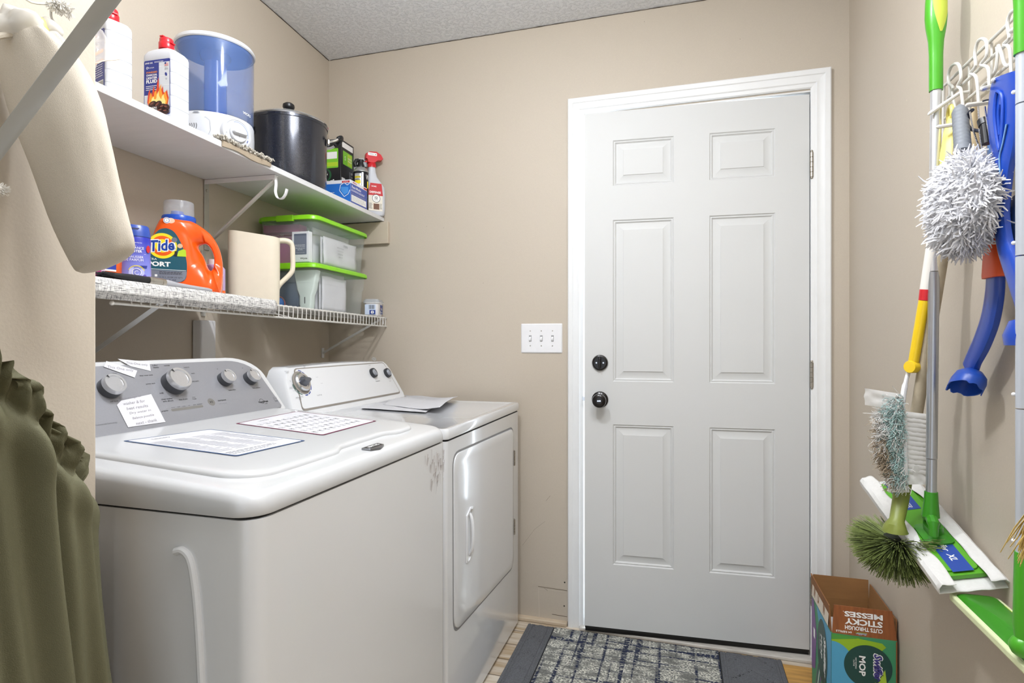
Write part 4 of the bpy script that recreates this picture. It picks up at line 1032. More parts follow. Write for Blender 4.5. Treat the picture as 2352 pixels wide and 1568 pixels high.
def placemat(k, label):
    t = thing('placemat', label, 'placemat', shelf_frame(1.165, .15, wz(1.165)+.002), 'woven placemats stacked on the wire shelf')
    zo = .0022*k; b = MB()
    s0, s1 = -.312-.004*((k*3) % 4), .335+.004*((k*5) % 3)
    def f(u, v):
        y = s0+(s1-s0)*u   # towards the door wall is +Y; u=0 near the camera
        q = v*.334; dr = .3035-.15-.001*(4-k)*0
        cut = .150+.0012*k
        x = -.140+q; z = zo + (-.0125*(y+.0)) 
        if x > cut:
            e = x-cut; x = cut+.010*math.sin(min(e/.012, 1.5)); z -= max(0, e-.004)*.92
        z += .003*noise.noise((u*3, v*2, k*.1))*(1 if v < .8 else .3) + .0015
        return (x, y if True else 0, z)
    b.grid(f, 50, 46); obj('mat', b, VINYL, t, solid=.0014)
    return t
for k, w_ in enumerate(('bottom', 'second from the bottom', 'middle', 'second from the top')): placemat(k, 'woven black and white placemat, %s of the stack on the wire shelf' % w_)
placemat(4, 'topmost woven black and white placemat of the stack on the wire shelf')
def wtop(s): return wz(s)+.0155
# paint brush
p0 = L(1.3725, .268, wtop(1.3725)+.010); p1 = L(1.045, .262, wtop(1.045)+.006)
ax = (p1-p0).normalized(); Mb = frame(p0, ax, (-ax.y, ax.x, 0))
t = thing('paint_brush', 'flat paint brush with black bristles and grey handle on the placemats', 'paint brush', Mb)
b = MB(); rnd = random.Random(2)
def pr(x, w, h): return [(x, y, z) for y, z in rr(w, h, min(w, h)*.4, 3)]
b.loft([pr(.0, .028, .004), pr(.02, .036, .010), pr(.06, .040, .015), pr(.115, .040, .016)])
for k in range(70):
    y = rnd.uniform(-.017, .017); z = rnd.uniform(-.005, .006); b.tube([(.03, y, z), (-.004+rnd.uniform(-.01, .01), y*1.05, z-.001)], .0007, 3)
obj('bristles', b, mat('black_bristle', '#1a1a1d', .6), t)
b = MB(); b.loft([pr(.108, .043, .017), pr(.110, .044, .018), pr(.150, .043, .018), pr(.158, .040, .017)]); 
for k in (.116, .145): b.loft([pr(k, .0445, .0185), pr(k+.002, .0452, .0190), pr(k+.004, .0445, .0185)])
obj('ferrule', b, mat('nickel_ferrule', '#b9b4aa', .3, .9), t)
b = MB(); b.loft([pr(.155, .040, .017), pr(.168, .041, .0165), pr(.20, .026, .013), pr(.25, .020, .011), pr(.31, .024, .010), pr(.328, .014, .007)]); obj('handle', b, mat('grey_brush_handle', '#a9aab0', .4), t)

def el(a, c, z, n=40): return [(a*math.cos(2*math.pi*i/n), c*math.sin(2*math.pi*i/n), z) for i in range(n)]
# pods tub, pink carton
t = thing('pod_tub', 'blue and orange plastic tub behind the brush, left of the lavender bottle', 'tub', shelf_frame(1.305, .178, wtop(1.305), 46))
b = MB(); b.loft([el(.044, .036, 0), el(.0465, .0385, .004), el(.047, .039, .06), el(.046, .038, .072)]); obj('tub', b, mat('tub_orange', '#e8641f', .35), t)
b = MB(); b.loft([el(.048, .040, .068), el(.049, .041, .07), el(.048, .040, .084), el(.044, .036, .090)]); obj('tub_lid', b, mat('tub_red_orange', '#d9401e', .35), t)
d = Decal(); d.rect(-.040, .030, .040, .066, mat('tub_blue', '#2b3f9e', .35), 1, .004); d.text('ULTRA OXI', .0, .062, .0045, WINK, 2); d.lines(-.035, .052, .03, .058, 2, WINK, 2, .4); d.rect(-.040, .026, .040, .030, WINK, 1, .004); d.lines(-.02, .044, .02, .047, 1, WINK, 2, .4)
d.build('label', t, None, cyl(.047, .039))
def ff(t, w, dp, h):
    d = Decal(); d.poly([(-w/2, 0), (w/2, 0), (w/2, .03), (-w/2+.02, .065)], mat('magenta_ink', '#c8398c', .4), 1); d.lines(-w/2+.03, .004, w/2-.005, .032, 4, WINK, 2, .4); d.rect(w/2-.03, h-.026, w/2-.004, h-.006, YINK, 2); d.text('10', w/2-.017, h-.016, .013, INK, 3); d.rect(-w/2, 0, -w/2+.014, h*.4, mat('violet_ink', '#6a4aa8', .4), 3); d.rect(-w/2, h*.4, -w/2+.012, h*.7, LIME, 3)
    d.build('front_print', t, None, flatY(dp/2))
carton('pink_carton', 'small pink and magenta carton at the near end of the wire shelf', 'box', shelf_frame(1.372, .205, wtop(1.372), 40), .085, .045, .075, mat('pale_pink_card', '#ecc9dc', .4), ff)

# fragrance booster
t = thing('fragrance_booster_bottle', 'lavender-blue fragrance booster bottle with navy flip cap, left of the orange jug', 'bottle', shelf_frame(1.247, .222, wtop(1.247), 46))
b = MB(); a_, c2 = .0335, .024
def el(a, c, z, n=40): return [(a*math.cos(2*math.pi*i/n), c*math.sin(2*math.pi*i/n), z) for i in range(n)]
b.loft([el(.031, .022, 0), el(.0335, .024, .004), el(.0345, .0245, .02), el(.0325, .0235, .075), el(.0335, .024, .112), el(.0315, .0225, .118)])
def lav():
    m = mat('lavender_gradient_print', '#6f76c8', .3)
    nt = m.node_tree; tc = nt.nodes['Texture Coordinate']; sx = nt.nodes.new('ShaderNodeSeparateXYZ'); nt.links.new(tc.outputs['Object'], sx.inputs[0])
    mr = nt.nodes.new('ShaderNodeMapRange'); mr.inputs[1].default_value = .0; mr.inputs[2].default_value = .112; nt.links.new(sx.outputs[2], mr.inputs[0])
    cr = nt.nodes.new('ShaderNodeValToRGB'); e = cr.color_ramp.elements; e[0].color = lin('#8f95d8'); e[0].position = .1; e[1].color = lin('#2b33a8'); e[1].position = .95
    k = e.new(.5); k.color = lin('#777ccf'); nt.links.new(mr.outputs[0], cr.inputs[0]); nt.links.new(cr.outputs[0], nt.nodes['Principled BSDF'].inputs['Base Color']); return m
obj('bottle', b, lav(), t, ang=30)
b = MB(); b.loft([el(.0325, .0235, .1165), el(.0335, .0245, .118), el(.0325, .0235, .128), el(.0295, .021, .142), el(.0265, .019, .1455), el(.0, .0, .146)]); cp = obj('flip_cap', b, mat('navy_cap', '#2d4aa0', .3), t, ang=30)
d = Decal(); d.poly([(-.010, .1375), (.010, .1375), (.006, .133), (-.006, .133)], mat('cap_recess', '#141c48', .5), 3); d.build('thumb_recess', cp, None, cyl(.0306, .0222))
d = Decal(); 
for st, y, h, w_ in (('ULTRA CONCENTRATED', .101, .0022, .034), ('premium', .0945, .0018, .012), ('FRAGRANCE', .0885, .0062, .042), ('BOOSTER', .0805, .0062, .034), ('REHAUSSER', .0665, .0058, .040), ('DE PARFUM', .0592, .0056, .040)): d.text(st, -.002, y, h, WINK, 2, w=w_, bold=.02 if 'B' in st[:1] else 0)
d.line([(-.024, .0742), (.024, .0742)], .0006, WINK, 2); d.rect(-.034, .0, .03, .010, mat('navy_label'), 1, .004); d.lines(-.033, .001, .015, .009, 3, WINK, 2, .35); d.poly([(.010, .046), (.028, .047), (.026, .040), (.012, .041), (.015, .0435)], mat('navy_label'), 3)
d.ell(.004, .028, .0165, .0185, mat('pearl_lavender', '#b9bce6', .35), 2, 30); d.arc(.004, .028, .0165, .0180, 20, 160, YINK, 4, 20); d.arc(.004, .029, .0085, .0098, -40, 250, WINK, 4, 20); d.arc(.0045, .028, .004, .005, 60, 330, WINK, 4, 16); d.ell(.012, .011, .004, .0035, LIME, 5, 14); d.ell(.021, .014, .006, .011, mat('purple_ink', '#5b4aa6', .4), 5, 18); d.ell(.031, .088, .006, .009, REDINK, 4, 20)
d.build('label', t, None, cyl(.0340, .0243))

# orange detergent jug: a ring-shaped body round the handle hole
t = thing('detergent_jug', 'orange detergent jug with handle hole, blue collar and clear measuring cap', 'detergent jug', shelf_frame(1.005, .152, wtop(1.005)-.002, 37))
K = 2.98e-4
def Z2(zx, zy): return ((zx-905)*K, (1062-zy)*K)
outer = [Z2(*q) for q in ((640, 1062), (618, 1030), (600, 900), (594, 760), (597, 640), (610, 560), (632, 470), (660, 395), (692, 345), (760, 338), (900, 342), (968, 362), (1050, 412), (1110, 468), (1155, 540), (1186, 620), (1204, 710), (1210, 820), (1206, 960), (1196, 1045), (1180, 1062), (1000, 1066), (800, 1066))]
hole = [Z2(*q) for q in ((1045, 556), (1000, 580), (1006, 620), (1040, 680), (1062, 740), (1086, 808), (1108, 812), (1124, 780), (1132, 720), (1124, 650), (1098, 590), (1072, 562))]
hc = Z2(1078, 685)
def raypoly(poly, a):
    dx, dz = math.cos(a), math.sin(a); best = None
    for i in range(len(poly)):
        x0, z0 = poly[i][0]-hc[0], poly[i][1]-hc[1]; x1, z1 = poly[(i+1) % len(poly)][0]-hc[0], poly[(i+1) % len(poly)][1]-hc[1]
        ex, ez = x1-x0, z1-z0; den = dx*ez-dz*ex
        if abs(den) < 1e-12: continue
        tt = (x0*ez-z0*ex)/den; u = (x0*dz-z0*dx)/den
        if tt > 0 and -1e-6 <= u <= 1+1e-6 and (best is None or tt > best): best = tt
    return best
outS = [(p.x, p.y) for p in smoothpath([(x, z, 0) for x, z in outer], 4, True)]; holS = [(p.x, p.y) for p in smoothpath([(x, z, 0) for x, z in hole], 4, True)]
NR, NC = 110, 28; rings = []
# angles by even arc length of the outer outline
for i in range(NR):
    q = outS[int(i*len(outS)/NR)]; a = math.atan2(q[1]-hc[1], q[0]-hc[0]); rings.append(a)
rings = sorted(set(round(a, 5) for a in rings)); R_ = []
for a in rings:
    ro = raypoly(outS, a); ri = raypoly(holS, a) or .01; span = ro-ri
    th_ = min(.052, .0155+max(0, span-.030)*.62)
    sec_ = []
    for k in range(NC):
        f_ = 2*math.pi*k/NC; c1, s1 = math.cos(f_), math.sin(f_); e1 = .42
        rad = ri+span*(.5+.5*math.copysign(abs(c1)**e1, c1)); yy = th_*math.copysign(abs(s1)**(.55 if span > .05 else .8), s1)
        # keep the flanks thin next to the hole
        if span > .05:
            dist = rad-ri; yy *= min(1, .30+dist/.045)
        sec_.append((hc[0]+rad*math.cos(a), yy, hc[1]+rad*math.sin(a)))
    R_.append(sec_)
R_.append(R_[0])
b = MB(); b.loft(R_, 0, False, False)
JUG = obj('jug', b, mat('orange_jug_plastic', '#ee5a12', .25, coat=.35, var=.01), t, ang=180)
d_ = JUG.modifiers.new('sub', 'SUBSURF'); d_.levels = 1; d_.render_levels = 1
cxj = Z2(828, 0)[0]; zc0 = Z2(0, 352)[1]
b = MB(); b.lathe([(.0425, zc0-.006), (.0435, zc0-.002), (.0435, zc0+.010), (.042, zc0+.013), (.038, zc0+.013)], 40, 0, T(cxj, 0, 0)); b.lathe([(.018, zc0+.01), (.016, zc0+.028), (.001, zc0+.029)], 20, 0, T(cxj-.004, 0, 0)); b.box(cxj-.004, -.008, zc0+.012, cxj+.014, .008, zc0+.022)
cl_ = obj('collar', b, mat('royal_blue_plastic', '#1f4fb8', .25), t, ang=40)
b = MB(); b.lathe([(.0395, zc0+.012), (.0385, zc0+.052), (.037, zc0+.0555), (.001, zc0+.056)], 40, 0, T(cxj, 0, 0), cap0=False); obj('measuring_cap', b, mat('clear_cap_plastic', '#dfe3ea', .15, alpha=.28), t, ang=40)
LABT = mat('dark_teal_label', '#1f5565', .35)
d = Decal(.00025)
lp = [Z2(*q) for q in ((735, 455), (690, 470), (650, 520), (622, 585), (612, 660), (606, 760), (608, 860), (622, 905), (660, 938), (720, 952), (800, 957), (865, 950), (900, 925), (912, 880), (914, 780), (900, 690), (872, 600), (835, 520), (800, 475), (765, 458))]
d.poly([(p.x, p.y) for p in smoothpath([(x, z, 0) for x, z in lp], 3, True)], LABT, 1)
# lower silver band
lb = [Z2(*q) for q in ((608, 846), (912, 850), (911, 882), (898, 925), (863, 949), (800, 955), (720, 950), (662, 936), (625, 903))]; d.poly(lb, mat('silver_grey_label', '#8d93a0', .3, .4), 2)
d.line([Z2(610, 838), Z2(908, 842)], .0012, WINK, 3)
c0 = Z2(716, 620); d.ell(c0[0], c0[1], .0352, .0352, YINK, 3, 48); d.ell(c0[0], c0[1], .0275, .0275, mat('orange_target', '#ea5b16', .35), 4, 44); d.ell(c0[0], c0[1], .0185, .0185, YINK, 5, 36)
d.text('Tide', c0[0]-.001, c0[1]+.001, .036, WINK, 6, w=.066, bold=.075, shear=.18, rot=7); d.text('Tide', c0[0]-.001, c0[1]+.001, .031, mat('tide_blue', '#16409a', .35), 7, w=.059, bold=.03, shear=.18, rot=7)
q = Z2(668, 746); d.text('ULTRA', q[0]-.014, q[1], .0055, WINK, 3, w=.030); q = Z2(690, 790); d.text('SPORT', q[0]-.006, q[1], .0135, WINK, 3, w=.066, bold=.04)
q = Z2(812, 558); d.ell(q[0], q[1], .007, .007, mat('grey_seal', '#6d7180', .4), 6, 18)
# abstract athletes
SK = mat('light_skin_tone_ink', '#d9b48f', .5)
q = Z2(858, 612); d.ell(q[0], q[1], .0065, .0065, SK, 4, 14); q = Z2(872, 684); d.poly([(q[0]-.012, q[1]-.008), (q[0]-.008, q[1]+.007), (q[0]+.004, q[1]+.013), (q[0]+.010, q[1]+.010), (q[0]+.011, q[1]-.008)], LIME2, 4); q = Z2(822, 690); d.poly([(q[0]-.004, q[1]-.006), (q[0]-.002, q[1]+.008), (q[0]+.004, q[1]+.008), (q[0]+.004, q[1]-.006)], INK, 4)
q0, q1 = Z2(690, 885), Z2(885, 855); d.lines(q0[0], q0[1], q1[0], q1[1], 3, INK, 3, .4, .1); q = Z2(785, 912); d.text('2.16 L (2.28 US QT)', q[0], q[1], .0045, INK, 3, w=.056); q = Z2(782, 936); d.text('73 FL OZ', q[0], q[1], .0045, INK, 3, w=.026); q = Z2(664, 897); d.rect(q[0]-.003, q[1]-.003, q[0]+.003, q[1]+.003, WINK, 3)
d.build('label', t, None, lambda x, y, l: (x, -.0528-l, y))
d = Decal(.0002); q = Z2(762, 378); d.ell(q[0]+.006, q[1], .0095, .0075, mat('peach_sticker', '#f3c9ae', .4), 1, 22); d.ell(q[0]-.004, q[1], .0085, .0085, WINK, 2, 22); d.arc(q[0]-.004, q[1], .0058, .0070, 0, 360, BLUINK, 3, 20); d.text('S', q[0]-.004, q[1], .004, BLUINK, 3)
d.build('round_sticker', t, None, lambda x, y, l: (x, -.0505-l, y))
# bottle glimpsed behind the jug handle
t = thing('small_bottle', 'small white-capped blue and orange bottle seen through the jug handle', 'bottle', shelf_frame(.905, .075, wtop(.905), 38))
b = MB(); b.loft([el(.033, .024, 0), el(.0355, .026, .004), el(.0355, .026, .085), el(.03, .022, .105), el(.016, .016, .122), el(.014, .014, .128)]); obj('bottle', b, mat('orange_bottle_plastic', '#e8641f', .3), t)
b = MB(); b.loft([el(.0362, .0267, .06), el(.0362, .0267, .098), el(.030, .0225, .108)], 0, False, False); obj('blue_shoulder', b, mat('royal_blue_plastic'), t)
b = MB(); b.loft([el(.022, .02, .116), el(.022, .02, .126), el(.0125, .0125, .128), el(.0115, .0115, .150), el(.001, .001, .151)]); obj('cap', b, WPLAST, t)
t = thing('slim_bottle', 'slim lilac and white bottle showing as a sliver right of the orange jug', 'bottle', shelf_frame(.905, .155, wtop(.905), 38))
b = MB(); b.loft([el(.028, .02, 0), el(.030, .022, .004), el(.030, .022, .088), el(.02, .018, .10)]); obj('bottle', b, mat('lilac_plastic', '#b9a3cf', .3), t)
b = MB(); b.loft([el(.019, .017, .098), el(.019, .017, .116), el(.001, .001, .118)]); obj('cap', b, WPLAST, t)
b = MB(); b.loft([el(.0306, .0226, .002), el(.0306, .0226, .022)], 0, False, False); obj('orange_band', b, mat('orange_bottle_plastic'), t)

# cream pitcher with a long angular handle
t = thing('pitcher', 'cream plastic pitcher with a tall angular handle, between the jug and the bins', 'pitcher', shelf_frame(.705, .158, wz(.70)+.003, 36))
K2 = 1.865/1307/3.92
def Z3(zx, zy): return ((zx-1500)*K2, (1150-zy)*K2)
CRM = mat('cream_plastic', '#e3dac6', .38, var=.03)
b = MB()
hb = [(0, .155), (.05, .160), (.12, .164), (.19, .166), (.222, .166)]
def psec(w, dp, z, dxr=0, tilt=0):
    return [(x, y, z + tilt*(x)) for x, y in rr(w, dp, .034, 6, -.012+dxr)]
b.loft([psec(.148, .092, 0), psec(.156, .100, .003), psec(.158, .104, .05), psec(.160, .108, .12), psec(.160, .112, .20), psec(.160, .112, .238, 0, -.10), psec(.156, .108, .238, 0, -.10), psec(.152, .100, .02)], 0)
obj('jug_body', b, CRM, t, ang=50)
b = MB(); hp = [(.050, .226), (.085, .230), (.106, .218), (.109, .180), (.109, .135), (.100, .114), (.066, .076), (.058, .055)]
b.tube(smoothpath([(x, 0, z) for x, z in hp], 4), [.013]*8+[.0115]*21, 10, flat=.75, up=(0, 1, 0)); obj('handle', b, CRM, t, ang=60)

# lidded bins
def binmat(nm, c, a): return mat(nm, c, .30, alpha=a, var=.02)
BIN = binmat('frosted_clear_plastic', '#e3eef0', .17); LID = mat('lime_green_lid', '#86d01d', .32)
BS, BN = .3525, .158
def clearbin(label, z0):
    t = thing('storage_bin', label, 'storage bin', shelf_frame(BS, BN, z0)); Wn, Ln = .244, .405; h = .168
    b = MB(); b.loft([ring(Wn-.040, Ln-.040, .022, 0, 6), ring(Wn-.034, Ln-.034, .026, .003, 6), ring(Wn-.022, Ln-.022, .030, .10, 6), ring(Wn-.014, Ln-.014, .032, .102, 6), ring(Wn-.006, Ln-.006, .034, h-.01, 6)], 0, True, False)
    obj('bin', b, BIN, t, ang=40)
    b = MB(); b.loft([ring(Wn+.008, Ln+.008, .036, h-.014, 6), ring(Wn+.012, Ln+.012, .038, h-.012, 6), ring(Wn+.008, Ln+.008, .036, h, 6), ring(Wn-.006, Ln-.006, .034, h+.005, 6), ring(Wn-.02, Ln-.02, .03, h+.003, 6)], 0, False, True)
    b.box(-.035, -Ln/2-.008, h-.018, .035, -Ln/2+.002, h+.004)
    obj('lid', b, LID, t, bevel=.001, ang=40)
    return t
ZB = wz(.35)+.0028
clearbin('clear bin with lime-green lid, lower of the two stacked on the wire shelf', ZB)
clearbin('clear bin with lime-green lid, upper of the two stacked bins', ZB+.1745)
ZU = ZB+.1745
def flatthing(nm, label, cat, M, w, dp, h, m, fn=None, bev=.0006):
    t = thing(nm, label, cat, M); b = MB(); b.box(-w/2, -dp/2, 0, w/2, dp/2, h); obj('sheet' if dp < .01 or h < .01 else 'carton', b, m, t, bevel=bev)
    if fn: fn(t, w, dp, h)
    return t
def ff(t, w, dp, h):
    d = Decal(); d.text('Sagaponla TRIO', -.02, h-.022, .007, WINK, 2); d.text('mattress cleaner', -.01, h-.034, .003, WINK, 2); d.text('TRIO', -.03, h-.043, .003, WINK, 2)
    d.build('front_print', t, None, flatY(dp/2))
flatthing('purple_box', 'purple printed carton inside the upper clear bin', 'box', shelf_frame(.500, .118, ZU+.118), .15, .05, .028, mat('plum_card', '#94406f', .45), None)
flatthing('purple_sleeve', 'plum-coloured card sleeve standing behind the phone box in the upper bin', 'box', shelf_frame(.496, .112, ZU+.004), .15, .02, .128, mat('plum_card'), ff)
def ff(t, w, dp, h):
    d = Decal(); d.rrect(-.026, h-.085, .026, h-.008, .002, mat('slate_navy_ink', '#4a5270', .4), 1); 
    for k, st in enumerate(('Meet the best device', 'you have ever owned.', 'This is the new one.', 'Say hello.')): d.text(st, 0, h-.050-.0058*k, .0032, WINK, 2, w=.040 if k < 3 else .022, bold=.02)
    d.text('Thank you for your purchase', 0, h-.078, .0022, WINK, 2, w=.036); d.text('Wyze', .014, h-.100, .008, INK, 1, w=.030, bold=.03)
    d.build('front_print', t, None, flatY(dp/2))
flatthing('phone_box', 'white carton with a slate-blue panel inside the upper bin', 'box', shelf_frame(.523, .205, ZU+.004), .070, .022, .112, WCARD, ff)
def paperstack(nm, label, s, n, z, wy_, h, th, rot=0, tilt=0, pencil=False, seed=1):
    t = thing(nm, label, 'papers', shelf_frame(s, n, z, rot)); b = MB()
    b.grid(lambda u, v: (th/2+.004*noise.noise((u*3+seed, v*3, seed))+tilt*(1-v), (u-.5)*wy_, v*h+.006*noise.noise((u*2.2+seed, 2, seed))*v), 12, 10)
    b.grid(lambda u, v: (-th/2+tilt*(1-v), (u-.5)*wy_, v*h*.98+.002), 12, 10)
    obj('paper_bundle', b, PAPER, t, solid=.003)
    if pencil:
        d = Decal()
        for k, st in enumerate(('Bills to keep', 'and my tax', 'returns', '2019')): d.text(st, -.01, h*.72-k*.012, .006, PENCIL, 2, shear=.3, w=.05-.006*k)
        d.text('ITEMS', .03, h*.84, .009, GINK, 2)
        d.build('handwriting', t, None, lambda x, y, l: (th/2+l+.005+tilt*(1-y/h), x, y))
paperstack('envelope_bundle', 'white envelopes with pencil notes standing in the upper bin', .335, .248, ZU+.005, .25, .105, .012, 0, 0, True, 2)
paperstack('paper_bundle', 'loose white sheets at the back of the upper bin', .33, .20, ZU+.005, .27, .140, .02, 0, 0, False, 5)
paperstack('paper_pad', 'rounded white pads filling the front of the lower bin', .385, .250, ZB+.004, .175, .128, .012, 0, 0, False, 7)
paperstack('paper_bundle', 'tall folded white paper behind the pads in the lower bin', .36, .215, ZB+.004, .21, .150, .015, 0, 0, False, 9)
t = thing('wall_adapter', 'small white plastic adapter in the near corner of the lower bin', 'adapter', shelf_frame(.505, .215, ZB+.004))
b = MB(); b.loft([[(x, y, z) for x, y in rr(w, .03, .006, 3)] for w, z in ((.040, 0), (.05, .02), (.05, .052), (.07, .075), (.095, .14), (.095, .145))]); obj('adapter_body', b, mat('pale_green_white_plastic', '#d5e2da', .4), t)
b = MB(); b.box(-.002, -.0165, .022, .001, -.015, .046); obj('slot', b, INK, t)
t = thing('ball', 'small blue ball with an orange cord around it in the lower bin', 'ball', shelf_frame(.535, .118, ZB+.026))
b = MB(); b.sphere((0, 0, 0), .022, 24); obj('ball_body', b, mat('matt_blue_rubber', '#2d5f9c', .6), t)
b = MB(); b.tube([(.026*math.cos(a), -.004, .026*math.sin(a)) for a in [k*math.pi/12 for k in range(24)]], .0013, 6, closed=True); obj('cord', b, mat('orange_cord', '#d0653c', .6), t)
t = thing('navy_pouch', 'dark navy cloth pouch at the back of the lower bin', 'pouch', shelf_frame(.515, .105, ZB+.004))
b = MB(); b.loft([[(x+.004*noise.noise((x*30, y*30, z*20)), y, z) for x, y in rr(w, dp_, .012, 4, 0, .02)] for w, dp_, z in ((.15, .03, 0), (.16, .035, .02), (.155, .03, .10), (.13, .02, .145), (.12, .006, .15))]); obj('pouch_body', b, mat('navy_cloth', '#28405c', .85), t, sub=1)

# small tub of dental picks
t = thing('small_tub', 'small white plastic tub with clear lid and blue label at the shelf end', 'tub', shelf_frame(.079, .268, wz(.08)+.0028, 12))
b = MB(); b.loft([ring(.052, .078, .012, 0, 5), ring(.058, .084, .014, .004, 5), ring(.062, .090, .015, .056, 5), ring(.070, .100, .016, .057, 5), ring(.070, .100, .016, .060, 5)]); obj('tub', b, WPLAST, t, ang=40)
b = MB(); b.loft([ring(.072, .102, .016, .0605, 5), ring(.072, .102, .016, .064, 5), ring(.060, .088, .014, .074, 5), ring(.03, .05, .01, .076, 5)]); obj('clear_lid', b, mat('glossy_clear_lid', '#cdd3dc', .06, alpha=.45, coat=.6), t, ang=40)
d = Decal(); d.rect(-.008, .010, .036, .050, mat('deep_blue_label', '#243d86', .35), 1); d.text('Scotte', .014, .034, .007, WINK, 2, w=.026, bold=.03); d.ell(-.003, .036, .003, .003, REDINK, 2, 10); d.ell(-.004, .018, .006, .007, WCARD, 2, 14); d.lines(.004, .014, .032, .020, 1, WINK, 2, .5, .1); d.lines(.004, .026, .032, .029, 1, WINK, 2, .4, .1)
d.build('label', t, None, flatX(.0305))
d = Decal(); d.rect(-.026, .006, .022, .050, mat('pale_blue_label', '#cfdcf0', .4), 1)
for k in range(7): d.rect(-.008+.0036*k, .030, -.006+.0036*k, .048, INK, 2)
d.rect(-.006, .007, .020, .026, BLUINK, 2); d.ell(.007, .0165, .007, .007, WINK, 3, 14); d.rect(.006, .010, .008, .023, BLUINK, 4); d.build('back_label', t, None, flatY(.0455))
# ------------------------------------------------------------------ wire hook rack on the right wall
RWX = .5825
def plane_pts(seq, X): return [P(px, py, X=X) for px, py in seq]
rack = thing('hook_rack', 'white coated-wire hook rack holding mops and dusters on the right wall', 'hook rack', T(.57, 1.3, 1.70))
b = MB()
ye, yn = 1.505, .70
for z in (1.742, 1.667): b.tube([(.571, ye, z), (.571, yn, z)], .0032, 8)
b.tube([(.563, 1.47, 1.700), (.563, yn, 1.700)], .0032, 8)
b.tube(smoothpath([(.571, 1.505, 1.742), (.571, 1.513, 1.73), (.571, 1.513, 1.60), (.571, 1.50, 1.585)], 4), .003, 8)
objw('rail', b, WWIRE, rack)
for y in (1.495, 1.405, 1.315, 1.225, 1.13, 1.04, .95):
    b = MB(); b.tube([(.5755, y, 1.745), (.5755, y, 1.60)], .0022, 6); objw('upright', b, WWIRE, rack)
loops = [(.556, [(2194, 250), (2186, 214), (2188, 200), (2180, 192), (2178, 172), (2186, 152), (2198, 146), (2205, 156), (2207, 180), (2200, 198), (2207, 206), (2212, 245)]),
         (.552, [(2248, 240), (2243, 180), (2230, 168), (2241, 150), (2239, 122), (2246, 96), (2257, 89), (2266, 98), (2266, 128), (2253, 148), (2270, 158), (2272, 208)]),
         (.552, [(2323, 170), (2319, 112), (2306, 102), (2318, 86), (2314, 55), (2320, 32), (2333, 22), (2343, 32), (2343, 62), (2332, 82), (2346, 92), (2350, 140)])]
for X, seq in loops:
    b = MB(); b.tube(smoothpath(plane_pts(seq, X), 5), .0030, 8); objw('hook_loop', b, WWIRE, rack)
for (xa, ya, Xa), (xb, yb, Xb) in (((2205, 213, .556), (2131, 264, .500)), ((2225, 282, .560), (2150, 292, .505)), ((2300, 178, .548), (2281, 185, .50)), ((2290, 196, .552), (2254, 205, .49)), ((2280, 234, .552), (2218, 242, .495)), ((2350, 55, .556), (2322, 72, .51))):
    a, c = P(xa, ya, X=Xa), P(xb, yb, X=Xb); back = Vector((.572, a.y, a.z)); ax = (c-a)
    b = MB(); b.tube([back, a, a+ax*.5, a+ax*.93, c], [.0032, .0036, .0042, .0042, .0016], 8); objw('peg', b, WWIRE, rack)
b = MB(); b.tube(smoothpath(plane_pts([(2290, 108), (2291, 130), (2285, 165), (2270, 182)], .560), 5), .003, 8); b.tube(smoothpath(plane_pts([(2293, 104), (2301, 125), (2308, 148), (2318, 150), (2325, 140)], .556), 5), .003, 8); objw('j_hook', b, WWIRE, rack)

# ------------------------------------------------------------------ flat mop with green handle
GRN = mat('bright_green_plastic', '#45a01a', .35, coat=.2); YGRN = mat('soft_yellow_green_grip', '#b7c645', .6); ALU = mat('satin_aluminium_pole', '#dcdee2', .3, .75)
DGRN = mat('mop_green_plastic', '#35861a', .35)
def handle(t, x, y, zb, zt, par='grip_handle'):
    """bulbous green grip with a yellow-green thumb inlay and a hanging eye"""
    b = MB(); prof = [(.0125, zb), (.0125, zb+.075), (.0140, zb+.105), (.0185, zb+.135), (.0200, zb+.155), (.0190, zb+.19), (.0155, zb+.235), (.0145, zb+.26)]
    b.lathe(prof, 24, 0, T(x, y, 0))
    h = objw(par, b, GRN, t)
    b = MB(); a0 = math.atan2(-y, -x)  # faces the room
    def f(u, v):
        zz = zb+.118+.13*v; hw = .95*math.sin(math.pi*min(v*.72+.02, 1))**.7; a = a0+.55+(u-.5)*2*hw*.9
        r = None
        for (r0, z0), (r1, z1) in zip(prof[:-1], prof[1:]):
            if z0 <= zz <= z1: r = r0+(r1-r0)*(zz-z0)/(z1-z0)
        r = (r or .0150)+.0008
        return (x+r*math.cos(a), y+r*math.sin(a), zz)
    b.grid(f, 12, 20); objw('grip_inlay', b, YGRN, h)
    b = MB(); c = Vector((x, y, zb+.285)); b.tube([c+Vector((.010*math.cos(a)*.5, .013*math.cos(a), .026*math.sin(a))) for a in [k*math.pi/12 for k in range(24)]], .0045, 8, closed=True); objw('hanging_eye', b, GRN, h)
mop = thing('floor_mop', 'flat floor mop with green grip and aluminium pole, far end of the hook rack', 'mop', T(.51, 1.40, .80))
handle(mop, .520, 1.414, 1.697, 0)
def lerp(a, b, t): return a+(b-a)*t
top_, bot_ = Vector((.520, 1.414, 1.70)), Vector((.501, 1.386, .848))
def seg(name, t0, t1, r, m, par, a=top_, c=bot_):
    b = MB(); b.tube([a.lerp(c, t0), a.lerp(c, t1)], r, 20); return objw(name, b, m, par)
seg('pole', 0, .455, .0100, ALU, mop); seg('pole', .457, .914, .0102, mat('grey_aluminium_pole', '#b6b9be', .3, .8), mop); seg('pole', .916, 1.0, .0096, mat('grey_aluminium_pole'), mop)
A_, B_, C_ = Vector((.445, 1.630, .818)), Vector((.480, 1.300, .707)), Vector((.572, 1.262, .712))
